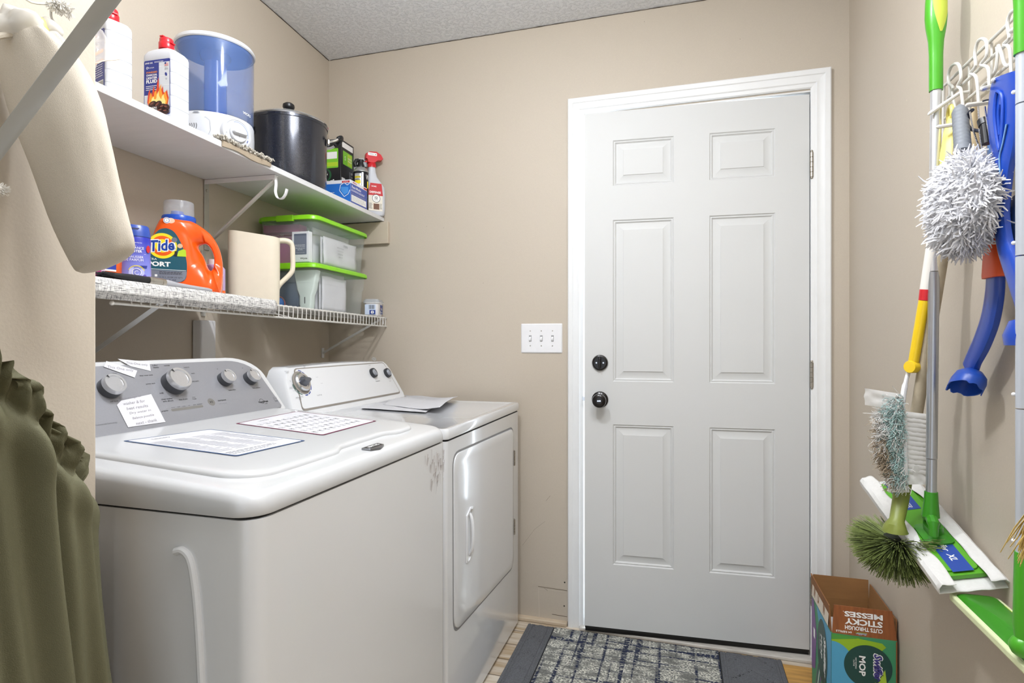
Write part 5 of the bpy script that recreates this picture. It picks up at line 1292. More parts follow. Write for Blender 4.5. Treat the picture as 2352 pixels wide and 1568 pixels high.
D_ = A_+C_-B_; ctr = (A_+C_)/2; ux = (A_-B_).normalized(); uy = (C_-B_).normalized(); Mh = frame(ctr, ux, uy)
if (Mh.to_3x3() @ Vector((0, 0, 1))).z < 0: Mh = frame(ctr, ux, -uy)
HL, HW_ = (A_-B_).length, (C_-B_).length
b = MB(); b.loft([[(x, y, z) for x, y in rr(HL-.03, HW_-.012, .012, 5)] for z in (-.006, .004)]); b.loft([[(x, y, z) for x, y in rr(HL-.05, HW_-.040, .010, 5)] for z in (.004, .008)])
b.v = [Mh @ v for v in b.v]; head = objw('mop_head', b, mat('mop_head_green', '#57a324', .4), mop, bevel=.001)
SPADE = mat('mop_blue_label', '#26489c', .4)
sg = -1 if (Mh.to_3x3() @ Vector((0, 1, 0))).x > 0 else 1
d = Decal(.0002); d.rect(-.155, -.018, -.030, .018, SPADE, 1); d.rect(.045, -.016, .155, .016, SPADE, 1)
d.text('Swiffer', -.075, 0, .012, WINK, 2, w=.045, shear=.3, rot=180, bold=.01); d.text('XL', -.115, 0, .012, WINK, 2, shear=.3, rot=180, bold=.02); d.text('SWIFFER', .075, .002, .010, WINK, 2, w=.045, shear=.3, rot=180)
d.mb.v = [Mh @ T(0, 0, .0082) @ v for v in d.mb.v]; objw('head_label', d.mb, d.mats, head)
CLOTH = mat('white_mop_cloth', '#dddcd9', .9, bump=.5, bscale=140, var=.05)
b = MB()
# cloth wraps under the head and folds up over both long edges
def cw(u, v):
    x = (u-.5)*(HL+.028); q = v*2-1      # q: -1..1 across
    w2 = HW_/2+.004; e = abs(q)
    ragged = .85+.35*noise.noise((u*5, 3 if q > 0 else 8, 0))
    if e < .5: y, z = q*2*w2, -.0085
    elif e < .58: y, z = math.copysign(w2+.004, q), -.0085+(e-.5)/.08*.017
    else: y, z = math.copysign(w2-(e-.58)/.42*.030*ragged, q), .0100+.004*noise.noise((u*9, q*4, 1))
    return Mh @ Vector((x, y, z+.002*noise.noise((u*12, v*12, 5))))
b.grid(cw, 60, 36); objw('mop_cloth', b, CLOTH, mop, solid=.0012)
# joint: flared yoke, pivot block
b = MB(); J = Vector((.500, 1.386, .800)); K_ = ctr+Vector((0, 0, .012))
b.tube([bot_+Vector((0, 0, .004)), bot_-Vector((0, 0, .020)), J], [.0118, .0130, .0160], 16)
for s_ in (-1, 1):
    off = Vector((.004*s_, .024*s_, 0)); b.tube(smoothpath([J, J+off*1.0-Vector((0, 0, .008)), J+off*1.15-Vector((0, 0, .032))], 4), [.011]*5+[.0085]*4, 10)
yk = objw('yoke', b, DGRN, mop)
b = MB(); b.loft([[(x, y, z) for x, y in rr(.07, .052, .012, 5, (Mh.inverted() @ J).x, 0)] for z in (.006, .012)] + [[(x, y, z) for x, y in rr(.034, .030, .010, 5, (Mh.inverted() @ J).x, 0)] for z in (.018, .034)]); b.v = [Mh @ v for v in b.v]; objw('pivot_block', b, DGRN, mop)

# second mop at the edge of the picture
mop2 = thing('floor_mop', 'second green-gripped mop, pale pole and bare pale-green pad, nearest on the right wall', 'mop', T(.50, 1.05, .75))
x2, y2 = .500, 1.049
handle(mop2, x2, y2, 1.602, 0)
PB = mat('pale_blue_white_pole', '#bfc5ce', .3, .2)
for z0, z1 in ((1.604, 1.527), (1.525, 1.296), (1.294, 1.064), (1.062, .84)):
    b = MB(); b.tube([(x2, y2, z0), (x2, y2, z1)], .0102, 20); objw('pole', b, PB, mop2)
    b = MB(); b.sphere((x2-.0103, y2+.006, z1+.020), .0032, 10); objw('snap_button', b, WPLAST, mop2)
b = MB(); b.tube([(x2, y2, .845), (x2, y2, .80), (x2, y2, .735), (x2, y2, .70)], [.0115, .0125, .0135, .010], 16); b.sphere((x2-.002, y2, .702), .017, 14); objw('yoke', b, GRN, mop2)
b = MB(); PGRN = mat('pale_green_foam', '#dbe3b6', .6)
hA = frame((.534, 1.105, .678), (0, 1, .02), (-1, 0, 0))
if (hA.to_3x3() @ Vector((0, 0, 1))).z < 0: hA = frame((.534, 1.105, .678), (0, -1, -.02), (-1, 0, 0))
b.loft([[(x, y, z) for x, y in rr(.375, .080, .012, 5)] for z in (-.012, .002)]); b.v = [hA @ v for v in b.v]; objw('pad', b, PGRN, mop2, bevel=.003)
b = MB(); b.loft([[(x, y, z) for x, y in rr(w, h, .012, 5)] for w, h, z in ((.355, .066, .002), (.340, .056, .007), (.20, .034, .013), (.10, .028, .018))]); b.v = [hA @ v for v in b.v]; objw('mop_head', b, DGRN, mop2, bevel=.001)
b = MB(); b.loft([[(x, y, z) for x, y in rr(.27, .014, .006, 4)] for z in (.0100, .0112)]); b.v = [hA @ T(0, -.020, -.003) @ v for v in b.v]; objw('head_inlay', b, LIME2, mop2)

def fluff(n, fn, r=.0008, seg_=3, nside=3, rnd=None, wob=.35):
    """n thin curved strands; fn(rnd) gives root, direction, length"""
    b = MB(); rnd = rnd or random.Random(1)
    for _ in range(n):
        p, dr, l_ = fn(rnd); dr = dr.normalized(); pts = [p]; q = p.copy(); dd = dr.copy()
        for k in range(seg_):
            dd = (dd+Vector((rnd.gauss(0, wob), rnd.gauss(0, wob), rnd.gauss(0, wob)-.12))).normalized(); q = q+dd*l_/seg_; pts.append(q.copy())
        b.tube(pts, [r*1.2]+[r]*(seg_-1)+[r*.5], nside)
    return b
# straw-coloured hand broom at the edge
t = thing('hand_broom', 'straw-coloured bristle broom showing at the right edge beside the mop pole', 'broom', T(.468, .895, .900))
def fb(rnd):
    a = rnd.uniform(0, 6.28); s_ = math.sqrt(rnd.random()); return Vector((.030*s_*math.cos(a), .034*s_*math.sin(a), .06-.02*rnd.random())), Vector((math.cos(a)*.20, math.sin(a)*.22, -1)), rnd.uniform(.05, .08)
obj('bristles', fluff(520, fb, .0011, 2, 3, random.Random(3), .12), mat('straw_bristle', '#dcbf72', .8, var=.3, bscale=60), t)
b = MB(); b.lathe([(.036, .035), (.034, .05), (.030, .08), (.012, .10), (.011, .40), (.001, .402)], 20, 0, sy=1); obj('handle', b, mat('straw_wood', '#b98f4c', .6), t)

# ------------------------------------------------------------------ extendable duster: yellow grip, white tube, yellow end, pivoting arm, feathered head
t = thing('extending_duster', 'yellow and white extending duster with red bands and pale-blue feathery head', 'duster', T(.50, 1.40, 1.2))
YEL = mat('yellow_duster_plastic', '#efc91b', .35, coat=.2); TUBE = mat('ivory_tube', '#e9e6de', .35); RD = mat('red_band', '#c8232b', .4)
k0 = P(2186, 268, X=.545); k1 = P(2184, 380, X=.535)
b = MB(); b.tube([k0, k0.lerp(k1, .3), k0.lerp(k1, .8), k1], [.006, .0135, .0195, .0185], 20); gp = objw('grip', b, mat('pale_yellow_plastic', '#efe07a', .4), t)
rc = P(2182, 262, X=.545); b = MB(); b.tube([rc+Vector((.010*math.cos(a)*.4, .020*math.cos(a), .016*math.sin(a))) for a in [k*math.pi/12 for k in range(24)]], .004, 8, closed=True); objw('hanging_eye', b, mat('pale_yellow_plastic'), gp)
b = MB(); b.tube([k1, k1+Vector((0, .004, -.012))], [.0188, .014], 20); objw('collar', b, YEL, gp)
sp_ = [(k1, .016, YEL), (P(2157, 455, X=.520), .0125, RD), (P(2153, 490, X=.516), .0125, TUBE), (P(2126, 665, X=.500), .0108, RD), (P(2123, 690, X=.498), .0106, YEL), (P(2097, 838, X=.484), .0100, YEL)]
for (a, ra, m), (c, rb, _) in zip(sp_[:-1], sp_[1:]):
    b = MB(); b.tube([a, c], [ra if m is not TUBE else .0118, rb], 20); objw('tube_section', b, m, t)
pc = P(2097, 842, X=.484); b = MB(); b.lathe([(.0125, -.012), (.0135, -.010), (.0135, .010), (.0125, .012)], 24, 0, Matrix.Translation(pc) @ RZ(-52) @ RX(90)); objw('pivot', b, YEL, t, ang=30)
arm = [P(2088, 850, X=.480), P(2080, 880, X=.470), P(2074, 915, X=.462), P(2072, 950, X=.458), P(2078, 1020, X=.458), P(2080, 1090, X=.458)]
b = MB(); b.tube(smoothpath(arm, 5), [.0055]*6+[.0075]*12+[.006]*8, 10, flat=.7); objw('arm', b, WPLAST, t)
CY = mat('pale_aqua_fibre', '#b5d3d0', .9, var=.15, bscale=50); WH = mat('white_fibre', '#e4e2de', .9, var=.12, bscale=60); TAN = mat('dusty_tan_fibre', '#b3a28b', .95, var=.3, bscale=60)
rnd = random.Random(11)
def spine(u): 
    q = u*5; i = min(int(q), 4); return arm[max(i, 2)].lerp(arm[min(max(i, 2)+1, 5)], q-i) if i >= 2 else arm[2].lerp(arm[3], u*2.5)
LR = Vector((_cy, _sy, 0))   # left-right across the duster
TO = Vector((-.75, -.65, 0))
top_sp, bot_sp = P(2074, 915, X=.458), P(2082, 1108, X=.462)
def sheet(b, mi, root, dirv, len_, wid, amp, seed, up=Vector((0, 0, 1))):
    side = dirv.cross(up).normalized()
    b.grid(lambda u, v: root + dirv*len_*u + up*(v-.5)*wid*(1-.15*u) + side*amp*noise.noise((u*3.3+seed, v*5+seed*2, seed)) + up*amp*.6*noise.noise((u*4, seed*3, v*3)) - Vector((0, 0, .006*u*u)), 9, 9, mi)
cols = {0: MB(), 1: MB(), 2: MB()}
def tuft(mi, root, dr, ln, n, spread):
    dr = dr.normalized()
    for _ in range(n):
        d1 = (dr+Vector((rnd.gauss(0, spread), rnd.gauss(0, spread), rnd.gauss(0, spread)))).normalized(); p = root+Vector((rnd.gauss(0, .003), rnd.gauss(0, .003), rnd.gauss(0, .005))); l_ = ln*rnd.uniform(.6, 1.05)
        q1 = p+d1*l_*.5; d2 = (d1+Vector((rnd.gauss(0, .4), rnd.gauss(0, .4), rnd.gauss(0, .4)-.35))).normalized(); q2 = q1+d2*l_*.32; d3 = (d2+Vector((rnd.gauss(0, .6), rnd.gauss(0, .6), rnd.gauss(0, .6)-.2))).normalized()
        cols[mi].tube([p, q1, q2, q2+d3*l_*.2], [.0007, .0007, .0006, .0004], 3)
for k in range(58):
    u = (k+.5)/58; c = top_sp.lerp(bot_sp, u)
    dr = -LR*1.0 + TO*rnd.uniform(-.45, .8) + Vector((0, 0, rnd.uniform(-.4, .15)))
    ln = .062*(.75+.4*math.sin(math.pi*min(1, u*.9+.15)))
    mi = 0 if rnd.random() < .62 else 1
    tuft(mi, c+TO*.004, dr, ln*.78, 46, .22)
    if u > .2 and rnd.random() < .8: tuft(2 if (u > .35 and rnd.random() < .65) else 1, c+dr.normalized()*ln*.62, dr, ln*.42, 26, .4)
for k in range(26):
    u = rnd.uniform(.0, 1.0); c = top_sp.lerp(bot_sp, u); tuft(0 if k % 3 else 1, c+TO*.008, TO+LR*rnd.uniform(-.7, .2)+Vector((0, 0, -.3)), .028, 30, .35)
for mi, (nm, m) in enumerate((('aqua_fibres', CY), ('white_fibres', WH), ('tan_fibres', TAN))): objw(nm, cols[mi], m, t)['kind'] = 'stuff'
b = MB()
for k in range(13):
    u = .20+.055*k; c = top_sp.lerp(bot_sp, u)
    b.grid(lambda p, v: c + LR*(.006+.050*p*(1-.1*(k % 2))) + TO*(.006*math.sin(v*math.pi*1.0)+.003*noise.noise((p*6+k, v*3, k))) + Vector((0, 0, .008-.016*v-.006*p)), 8, 5)
b.grid(lambda p, v: top_sp.lerp(bot_sp, .80+.22*v) + LR*(.0+.048*p) + TO*(.004+.010*noise.noise((p*3, v*3, 9))), 8, 8)
b.grid(lambda p, v: top_sp.lerp(bot_sp, -.06+.20*v) + LR*(-.075+.075*p) + TO*(.012+.006*noise.noise((p*3, v*3, 2))) + Vector((0, 0, .012*(1-p))), 12, 8)
b.grid(lambda p, v: top_sp.lerp(bot_sp, .95+.16*v) + LR*(-.034+.045*p) + TO*(.008+.014*noise.noise((p*4, v*3, 6))), 10, 8)
objw('pleated_cloth', b, mat('thin_white_fleece', '#e9e7e3', .95, alpha=.93, var=.08, bscale=60), t)
b = MB(); b.grid(lambda p, v: top_sp.lerp(bot_sp, .08+.80*v) + LR*(-.010+.020*p+.006*math.sin(v*6)) + TO*(.014+.004*noise.noise((p*3, v*6, 4))), 4, 30); objw('pocket_strip', b, WH, t)

# ------------------------------------------------------------------ long beige brush with an olive ferrule and round bristle head
t = thing('round_brush', 'long dusty beige-poled brush with olive neck and round dark-green bristle head', 'brush', T(.49, 1.44, .9))
a0, a1, a2, a3 = P(2206, 330, X=.545), P(2105, 950, X=.497), P(2076, 1108, X=.466), P(2056, 1216, X=.436)
BEI = mat('dusty_beige_pole', '#b3a68e', .6, var=.25, bscale=30)
b = MB(); b.tube([a0, a0.lerp(a1, .5), a1, a1.lerp(a2, .55)], [.0145, .0148, .0150, .0145], 14, flat=.75); objw('pole', b, BEI, t)
OLV = mat('olive_plastic', '#7f8a3c', .45, var=.15)
b = MB(); b.tube([a2+Vector((0, 0, .012)), a2.lerp(a3, .35), a2.lerp(a3, .8), a3+Vector((0, 0, .006)), a3-Vector((0, 0, .004))], [.0165, .0155, .0140, .021, .024], 22); objw('ferrule', b, OLV, t, ang=40)
core = Vector((a3.x+.022, a3.y+.050, a3.z-.052))
bx = (core-a3).normalized()
b = MB(); b.sphere(core+Vector((0, 0, -.004)), .048, 18, sc=(.85, 1.0, .72)); objw('bristle_core', b, mat('dark_green_core', '#1e2416', .9), t)
def fbz(rnd):
    while True:
        v = Vector((rnd.gauss(0, 1), rnd.gauss(0, 1), rnd.gauss(0, 1))).normalized()
        if v.z < .50: break
    rt = core + Vector((v.x*.03, v.y*.036, v.z*.022+.010))
    ln = (.068 if v.z > -.2 else .062)*rnd.uniform(.88, 1.06)
    return rt, Vector((v.x*.90, v.y*1.05, v.z*.85)), ln
for nm, n_, r_, m, sd in (('bristles', 1700, .0007, mat('moss_green_bristle', '#8a9a56', .7, var=.3, bscale=60), 5), ('dark_bristles', 900, .0008, mat('dark_moss_bristle', '#4c5630', .8), 6)):
    rnd2 = random.Random(sd); b = MB()
    for _ in range(n_):
        p, dr, l_ = fbz(rnd2); dr.normalize(); e = p+dr*l_*(1 if sd == 5 else .86)+Vector((rnd2.gauss(0, .002), rnd2.gauss(0, .002), rnd2.gauss(0, .002)-.004))
        if e.x > .578: e.x = .578
        b.tube([p, p.lerp(e, .6)+Vector((0, 0, .001)), e], [r_, r_, r_*.8], 3)
    objw(nm, b, m, t)['kind'] = 'stuff'

# ------------------------------------------------------------------ white microfibre duster with ribbed grey grip
t = thing('fluffy_duster', 'white shaggy microfibre duster with ribbed grey grip, hanging head-down', 'duster', T(.50, 1.22, 1.45))
g0, g1 = P(2204, 243, X=.515), P(2212, 352, X=.487)
b = MB(); pts = []; rs = []
for k in range(41):
    u = k/40; pts.append(g0.lerp(g1, u)); base_r = .0132 if u > .12 else .004+.0092*u/.12; rs.append(base_r*(1.0-.13*(abs((u*13) % 1-.5) < .14)))
b.tube(pts, rs, 22); objw('ribbed_grip', b, mat('ribbed_grey_rubber', '#74787e', .55), t, ang=60)
fc = P(2212, 470, X=.478); fc = Vector((.478, 1.190, fc.z-.0))
b = MB(); b.sphere(fc, .1, 20, sc=(.55, 1.0, 1.0)); b.v = [Vector((v.x, v.y, fc.z+(v.z-fc.z)*1.0)) for v in b.v]
b = MB(); b.sphere(fc, 1, 20, sc=(.040, .074, .080)); objw('pad_core', b, mat('white_pad_core', '#f2f2f2', .95), t)
b = MB(); rnd = random.Random(21)
for _ in range(2600):
    v = Vector((rnd.gauss(0, 1), rnd.gauss(0, 1), rnd.gauss(0, 1))).normalized()
    if v.x > .6: continue
    p = fc+Vector((v.x*.037, v.y*.071, v.z*.078)); n_ = Vector((v.x/.04, v.y/.075, v.z/.08)).normalized()
    l_ = rnd.uniform(.014, .030)*(1.35 if rnd.random() < .06 else 1); dd = (n_+Vector((rnd.gauss(0, .45), rnd.gauss(0, .45), rnd.gauss(0, .45)-.25))).normalized(); q = p.copy(); ps = [p]
    for k in range(3):
        dd = (dd+Vector((rnd.gauss(0, .3), rnd.gauss(0, .3), rnd.gauss(0, .3)-.18))).normalized(); q = q+dd*l_/3
        if q.x > .575: q.x = .575
        ps.append(q.copy())
    b.tube(ps, [.0022, .0020, .0016, .0008], 3)
objw('microfibre_strands', b, mat('white_microfibre', '#e2e2e5', .9), t)['kind'] = 'stuff'

# ------------------------------------------------------------------ ball launchers
BLU = mat('cobalt_blue_plastic', '#1743a8', .3, coat=.2); ORG = mat('orange_red_grip', '#e2541d', .45)
def strap(seq, X, th, n=12, pw=2):
    rings = []
    pts = [(P(px, py, X=X), hw) for px, py, hw in seq]
    sm = smoothpath([(p.x, p.y, p.z) for p, _ in pts], 5); hws = []
    for i in range(len(pts)-1):
        for k in range(5): hws.append(pts[i][1]+(pts[i+1][1]-pts[i][1])*k/5)
    hws.append(pts[-1][1])
    for i, c in enumerate(sm):
        tt = (sm[min(i+1, len(sm)-1)]-sm[max(i-1, 0)]).normalized(); side = Vector((0, 1, 0)); side = (side-tt*side.dot(tt)).normalized(); nn = tt.cross(side)
        depth = c.length; w = hws[i]
        rings.append([c+side*w*math.copysign(abs(math.cos(a))**.7, math.cos(a))+nn*th*math.copysign(abs(math.sin(a))**.7, math.sin(a)) for a in [2*math.pi*k/16 for k in range(16)]])
    return rings
t = thing('ball_launcher', 'wide blue plastic ball launcher with looped grip, in front of the orange-gripped one', 'ball launcher', T(.52, 1.17, 1.45))
seq = [(2312, 172, .036), (2309, 200, .044), (2306, 250, .048), (2307, 300, .042), (2308, 345, .034), (2306, 400, .021), (2301, 486, .0155), (2308, 555, .0165), (2322, 602, .0185), (2343, 662, .019), (2368, 740, .019)]
b = MB(); b.loft(strap(seq, .512, .008)); ln = objw('launcher_arm', b, BLU, t)
b = MB(); q = [P(px, py, X=.5025) for px, py in ((2288, 215), (2284, 265), (2290, 320), (2296, 345), (2300, 320), (2303, 265), (2302, 225), (2296, 212))]
b.tube(smoothpath(q, 5, True), .0026, 8, closed=True); q = [P(px, py, X=.5025) for px, py in ((2296, 240), (2293, 270), (2296, 310))]; b.tube(smoothpath(q, 4), .002, 6); objw('grip_rib', b, mat('deep_blue_rib', '#1a48b0', .35), ln)
b = MB(); b.tube(smoothpath([P(px, py, X=.503) for px, py in ((2312, 285), (2303, 330), (2296, 360), (2297, 400))], 5), .0022, 6, flat=.5); objw('pale_stripe', b, mat('pale_blue_print', '#8fc0e6', .4), ln)
cc = P(2372, 775, X=.52); b = MB(); b.lathe([(.005, .034), (.028, .026), (.036, .004), (.034, -.012), (.032, -.012), (.032, .004), (.024, .022), (.003, .028)], 28, 0, Matrix.Translation(cc)); objw('cup', b, BLU, t)
t = thing('ball_launcher', 'blue ball launcher with orange-red grip and broken scoop, hanging low on the right wall', 'ball launcher', T(.54, 1.2, 1.25))
seq = [(2290, 300, .020), (2288, 400, .020), (2288, 470, .022), (2290, 520, .023)]
b = MB(); b.loft(strap(seq, .545, .010)); objw('upper_grip', b, mat('light_blue_plastic', '#2f78cc', .35), t)
seq = [(2284, 360, .010), (2284, 420, .012)]
b = MB(); b.loft(strap(seq, .533, .004)); objw('orange_inlay', b, ORG, t)
seq = [(2288, 490, .018), (2288, 560, .025), (2288, 600, .030), (2288, 628, .0335), (2288, 637, .032)]
b = MB(); b.loft(strap(seq, .540, .014)); objw('orange_grip', b, ORG, t)
seq = [(2287, 634, .022), (2284, 680, .024), (2274, 735, .024), (2256, 785, .0225), (2238, 822, .020), (2229, 846, .0225)]
b = MB(); b.loft(strap(seq, .542, .009)); objw('launcher_arm', b, BLU, t)
cc = P(2226, 873, X=.535); b = MB(); nC = 30; rings = []
for r, z in ((.004, .026), (.020, .023), (.034, .012), (.0385, -.004), (.038, -.018)):
    rings.append([(r*math.cos(2*math.pi*k/nC)*.8, r*math.sin(2*math.pi*k/nC), z - (.020*abs(noise.noise((k*1.3, 2, 1))) if z < -.01 else 0)+.008*math.sin(2*math.pi*k/nC)*(-1 if z < 0 else 0)) for k in range(nC)])
for r, z in ((.0355, -.017), (.036, -.004), (.031, .010), (.018, .020), (.003, .022)):
    rings.append([(r*math.cos(2*math.pi*k/nC)*.8, r*math.sin(2*math.pi*k/nC), z - (.020*abs(noise.noise((k*1.3, 2, 1))) if z < -.01 else 0)+.008*math.sin(2*math.pi*k/nC)*(-1 if z < 0 else 0)) for k in range(nC)])
b.loft(rings); b.v = [Matrix.Translation(cc) @ RX(-8) @ RY(26) @ (v*.88) for v in b.v]; objw('broken_scoop', b, mat('scoop_blue_plastic', '#1d4cae', .35), t)
t = thing('scoop_cup', 'dusty dark-blue rounded plastic cup between the blue launcher and the near mop pole', 'cup', T(.545, 1.145, 1.36))
b = MB(); b.lathe([(.004, .055), (.020, .048), (.033, .026), (.037, 0), (.034, -.026), (.022, -.043), (.004, -.047)], 26, 0, sx=.6); obj('cup', b, mat('dusty_navy_plastic', '#2c4a80', .6, var=.3, bscale=30), t)
b = MB(); b.lathe([(.0375, .002), (.0380, 0), (.0375, -.002)], 26, 0, sx=.6, cap0=False, cap1=False); obj('seam_ring', b, mat('worn_blue_edge', '#5b7bb0', .6), t)

# lanyards, chains and whistle bunched on a peg
t = thing('chain_bunch', 'bunch of thin silver ball chains and a black cord loop on a rack peg', 'chains', T(.50, 1.26, 1.60))
for s1 in (((2228, 258), (2236, 300), (2251, 345)), ((2247, 246), (2250, 300), (2257, 348)), ((2262, 246), (2268, 285), (2276, 325))):
    b = MB(); pts = smoothpath(plane_pts(s1, .508), 14)
    for p in pts: b.sphere(p, .0019, 6)
    objw('ball_chain', b, CHROME, t)['kind'] = 'stuff'
b = MB(); b.tube(smoothpath(plane_pts([(2258, 232), (2272, 229), (2290, 234)], .508), 5), .0015, 6); objw('thin_cord', b, mat('black_cord', '#1b2030', .7), t)
b = MB(); b.tube(smoothpath(plane_pts([(2234, 252), (2225, 262), (2223, 285), (2232, 297), (2255, 301), (2272, 298), (2290, 285)], .515), 5), .0032, 8); objw('cord_loop', b, mat('black_cord', '#1b2030', .7), t)
b = MB(); b.tube(plane_pts([(2262, 286), (2267, 330)], .512), [.0075, .0070], 14); objw('whistle', b, BLACKP, t)
b = MB(); b.tube(plane_pts([(2258, 276), (2262, 288)], .512), [.009, .009], 14); objw('whistle_cap', b, BLACKP, t)
t = thing('beige_handle', 'slim pale tan handle hanging behind the chains on the rack', 'handle', T(.55, 1.3, 1.6))
b = MB(); b.tube(plane_pts([(2238, 236), (2236, 300), (2244, 370)], .555), [.006, .013, .014], 14, flat=.5); objw('tan_handle', b, mat('pale_tan_wood', '#c3b08d', .6), t)

# small nail holes and a faint seam on the right wall
d = Decal(.0004)
for px, py in ((2083, 230), (2152, 120), (2135, 303), (1942, 1088), (1956, 1132), (2140, 1300)):
    p = P(px, py, X=RWX); d.ell(-p.y, p.z, .0017, .0017, SC2, 1, 10)
b_ = d.build('trim_10', None, frame((RWX-.0002, 0, 0), (0, -1, 0), (0, 0, 1))); struct(b_)

# ------------------------------------------------------------------ open carton of mop refills
BROWN = mat('brown_cardboard', '#8a5a30', .75, var=.12, bscale=25); KRAFT = mat('kraft_inside', '#94693c', .8, var=.12, bscale=14, stretch=(1, 1, 5)); BWOOD = mat('wood_print_card', '#9c5a2c', .55, var=.35, bscale=10, stretch=(10, 1, 1.2))
TEALC = mat('green_teal_card', '#3f9468', .45); SKY = mat('sky_blue_card', '#4fa0c4', .45); DTEAL = mat('dark_teal_disc', '#19453f', .4); LIMEC = mat('lime_card', '#93ba25', .45)
bxX0, bxX1, bxY0, bxY1, bxZ = .413, .576, 1.817, 2.068, .334
box = thing('refill_box', 'open brown and green refill carton with printed flaps in the corner by the door', 'cardboard box', T((bxX0+bxX1)/2, (bxY0+bxY1)/2, 0))
b = MB(); th = .003
b.box(bxX0, bxY0, .0005, bxX1, bxY0+th, bxZ, 0); b.box(bxX0, bxY1-th, .0005, bxX1, bxY1, bxZ, 1); b.box(bxX0, bxY0+th, .0005, bxX0+th, bxY1-th, bxZ, 0); b.box(bxX1-th, bxY0+th, .0005, bxX1, bxY1-th, bxZ, 1); b.box(bxX0+th, bxY0+th, .0005, bxX1-th, bxY1-th, .0035, 1)
objw('carton', b, [TEALC, KRAFT], box)
def flap(nm, pts, m_out, m_in, out):
    """pts: two hinge points then two free points; out = outward normal"""
    p = [Vector(q) for q in pts]; n_ = (p[1]-p[0]).cross(p[3]-p[0]).normalized()
    if n_.dot(Vector(out)) < 0: n_ = -n_
    b = MB(); b.loft([[q for q in p], [q-n_*.0028 for q in p]], 0, False, False); b.add(p, [(0, 1, 2, 3)], 0); b.add([q-n_*.0028 for q in p], [(0, 1, 2, 3)], 1)
    o = objw(nm, b, [m_out, m_in], box); return o, n_, p
fl, n1, p1 = flap('front_flap', [(bxX0+.002, bxY0, bxZ), (bxX1, bxY0, bxZ), (bxX1-.010, bxY0+.006, bxZ+.078), (bxX0+.008, bxY0+.006, bxZ+.078)], BWOOD, KRAFT, (0, -1, 0))
flap('side_flap', [(bxX0, bxY0+.006, bxZ), (bxX0, bxY1, bxZ), (bxX0-.004, bxY1-.002, bxZ+.072), (bxX0-.004, bxY0+.012, bxZ+.072)], BROWN, KRAFT, (-1, 0, 0))
flap('back_flap', [(bxX0, bxY1, bxZ), (bxX1, bxY1, bxZ), (bxX1, bxY1+.004, bxZ+.068), (bxX0+.004, bxY1+.004, bxZ+.068)], BROWN, KRAFT, (0, 1, 0))
flap('wall_flap', [(bxX1, bxY0+.004, bxZ), (bxX1, bxY1-.01, bxZ), (bxX1+.003, bxY1-.01, bxZ+.06), (bxX1+.003, bxY0+.01, bxZ+.055)], BROWN, KRAFT, (1, 0, 0))
# flap lettering reads upside-down because the flap is folded up
cm = (p1[0]+p1[1]+p1[2]+p1[3])/4; Mfp = frame(cm+n1*.0004, (-1, 0, 0), (0, -.076, -1))
d = Decal(.0002); d.text('CUTS THROUGH', .000, .0185, .0115, WINK, 1, w=.094, bold=.03); d.text('STICKY', .000, .0010, .0165, WINK, 1, w=.094, bold=.035); d.text('MESSES', .0, -.0185, .0150, WINK, 1, w=.096, bold=.035); d.text('.', .050, -.0245, .002, WINK, 1)
d.mb.v = [v-Vector((0, .0, 0)) for v in d.mb.v]
d.text('64 REFILLS', .050, .0315, .0055, WINK, 1, w=.040, bold=.02); d.text('Swiffer', .006, .0325, .0065, WINK, 1, w=.028, shear=.3, bold=.05); d.text('Swiffer', .006, .0325, .0060, mat('logo_indigo', '#3c3680', .4), 2, w=.027, shear=.3); d.line([(.021, .0295), (-.008, .0285)], .0012, LIMEC, 3)
d.mb.v = [Mfp @ v for v in d.mb.v]; objw('flap_print', d.mb, d.mats, fl)
# front panel print
def clipx(pts, x0, x1): return [(min(max(x, x0), x1), y) for x, y in pts]
fw = bxX1-bxX0; d = Decal(.00025); hw_ = fw/2
Mfr = frame(((bxX0+bxX1)/2, bxY0-.0003, 0), (1, 0, 0), (0, 0, 1))
def disc(cx, cy, r, n=60): return [(cx+r*math.cos(2*math.pi*k/n), cy+r*math.sin(2*math.pi*k/n)) for k in range(n)]
d.poly(clipx([(-hw_, .318), (-.02, .328), (.045, .322), (.055, .312), (.03, .285), (-hw_, .25)], -hw_, hw_), LIMEC, 1); d.poly([(-hw_, .332), (-hw_, .316), (-.02, .326), (0, .332)], mat('mid_green_card', '#4e9a3f', .45), 2)
sk = [(-hw_, .02), (-hw_, .312)] + [(-hw_+.060*math.sin(R(a))*1.0, .312-.075*(1-math.cos(R(a)))) for a in range(10, 91, 10)] + [(-.01, .20), (.01, .12), (.02, .02)]
d.poly(sk, SKY, 3)
d.poly(disc(.010, .252, .060), DTEAL, 4)
d.text('Swiffer', .035, .252, .0250, WINK, 5, w=.082, shear=.25, rot=-90, bold=.10); d.text('Swiffer', .035, .252, .0205, mat('logo_indigo'), 6, w=.077, shear=.25, rot=-90, bold=.04)
d.poly([(.026, .212), (.034, .208), (.052, .250), (.057, .205), (.050, .192)], mat('logo_lime', '#a8c83a', .4), 5)
d.text('MOP', -.004, .252, .0165, WINK, 5, w=.056, rot=-90, bold=.03); d.text('WET MOPPING\nCLOTHS', -.0225, .258, .0085, WINK, 5, w=.032, rot=-90)
d.poly([(-.03, .185), (.03, .192), (.06, .187), (.07, .17), (.05, .02), (-.02, .02)], mat('scarlet_card', '#cf3a2c', .45), 4); d.poly([(-hw_, 0), (hw_, 0), (hw_, .06), (-hw_, .08)], TEALC, 6)
d.rect(hw_-.0035, 0, hw_, bxZ-.002, BROWN, 7)
d.mb.v = [Mfr @ v for v in d.mb.v]; objw('front_print', d.mb, d.mats, box)
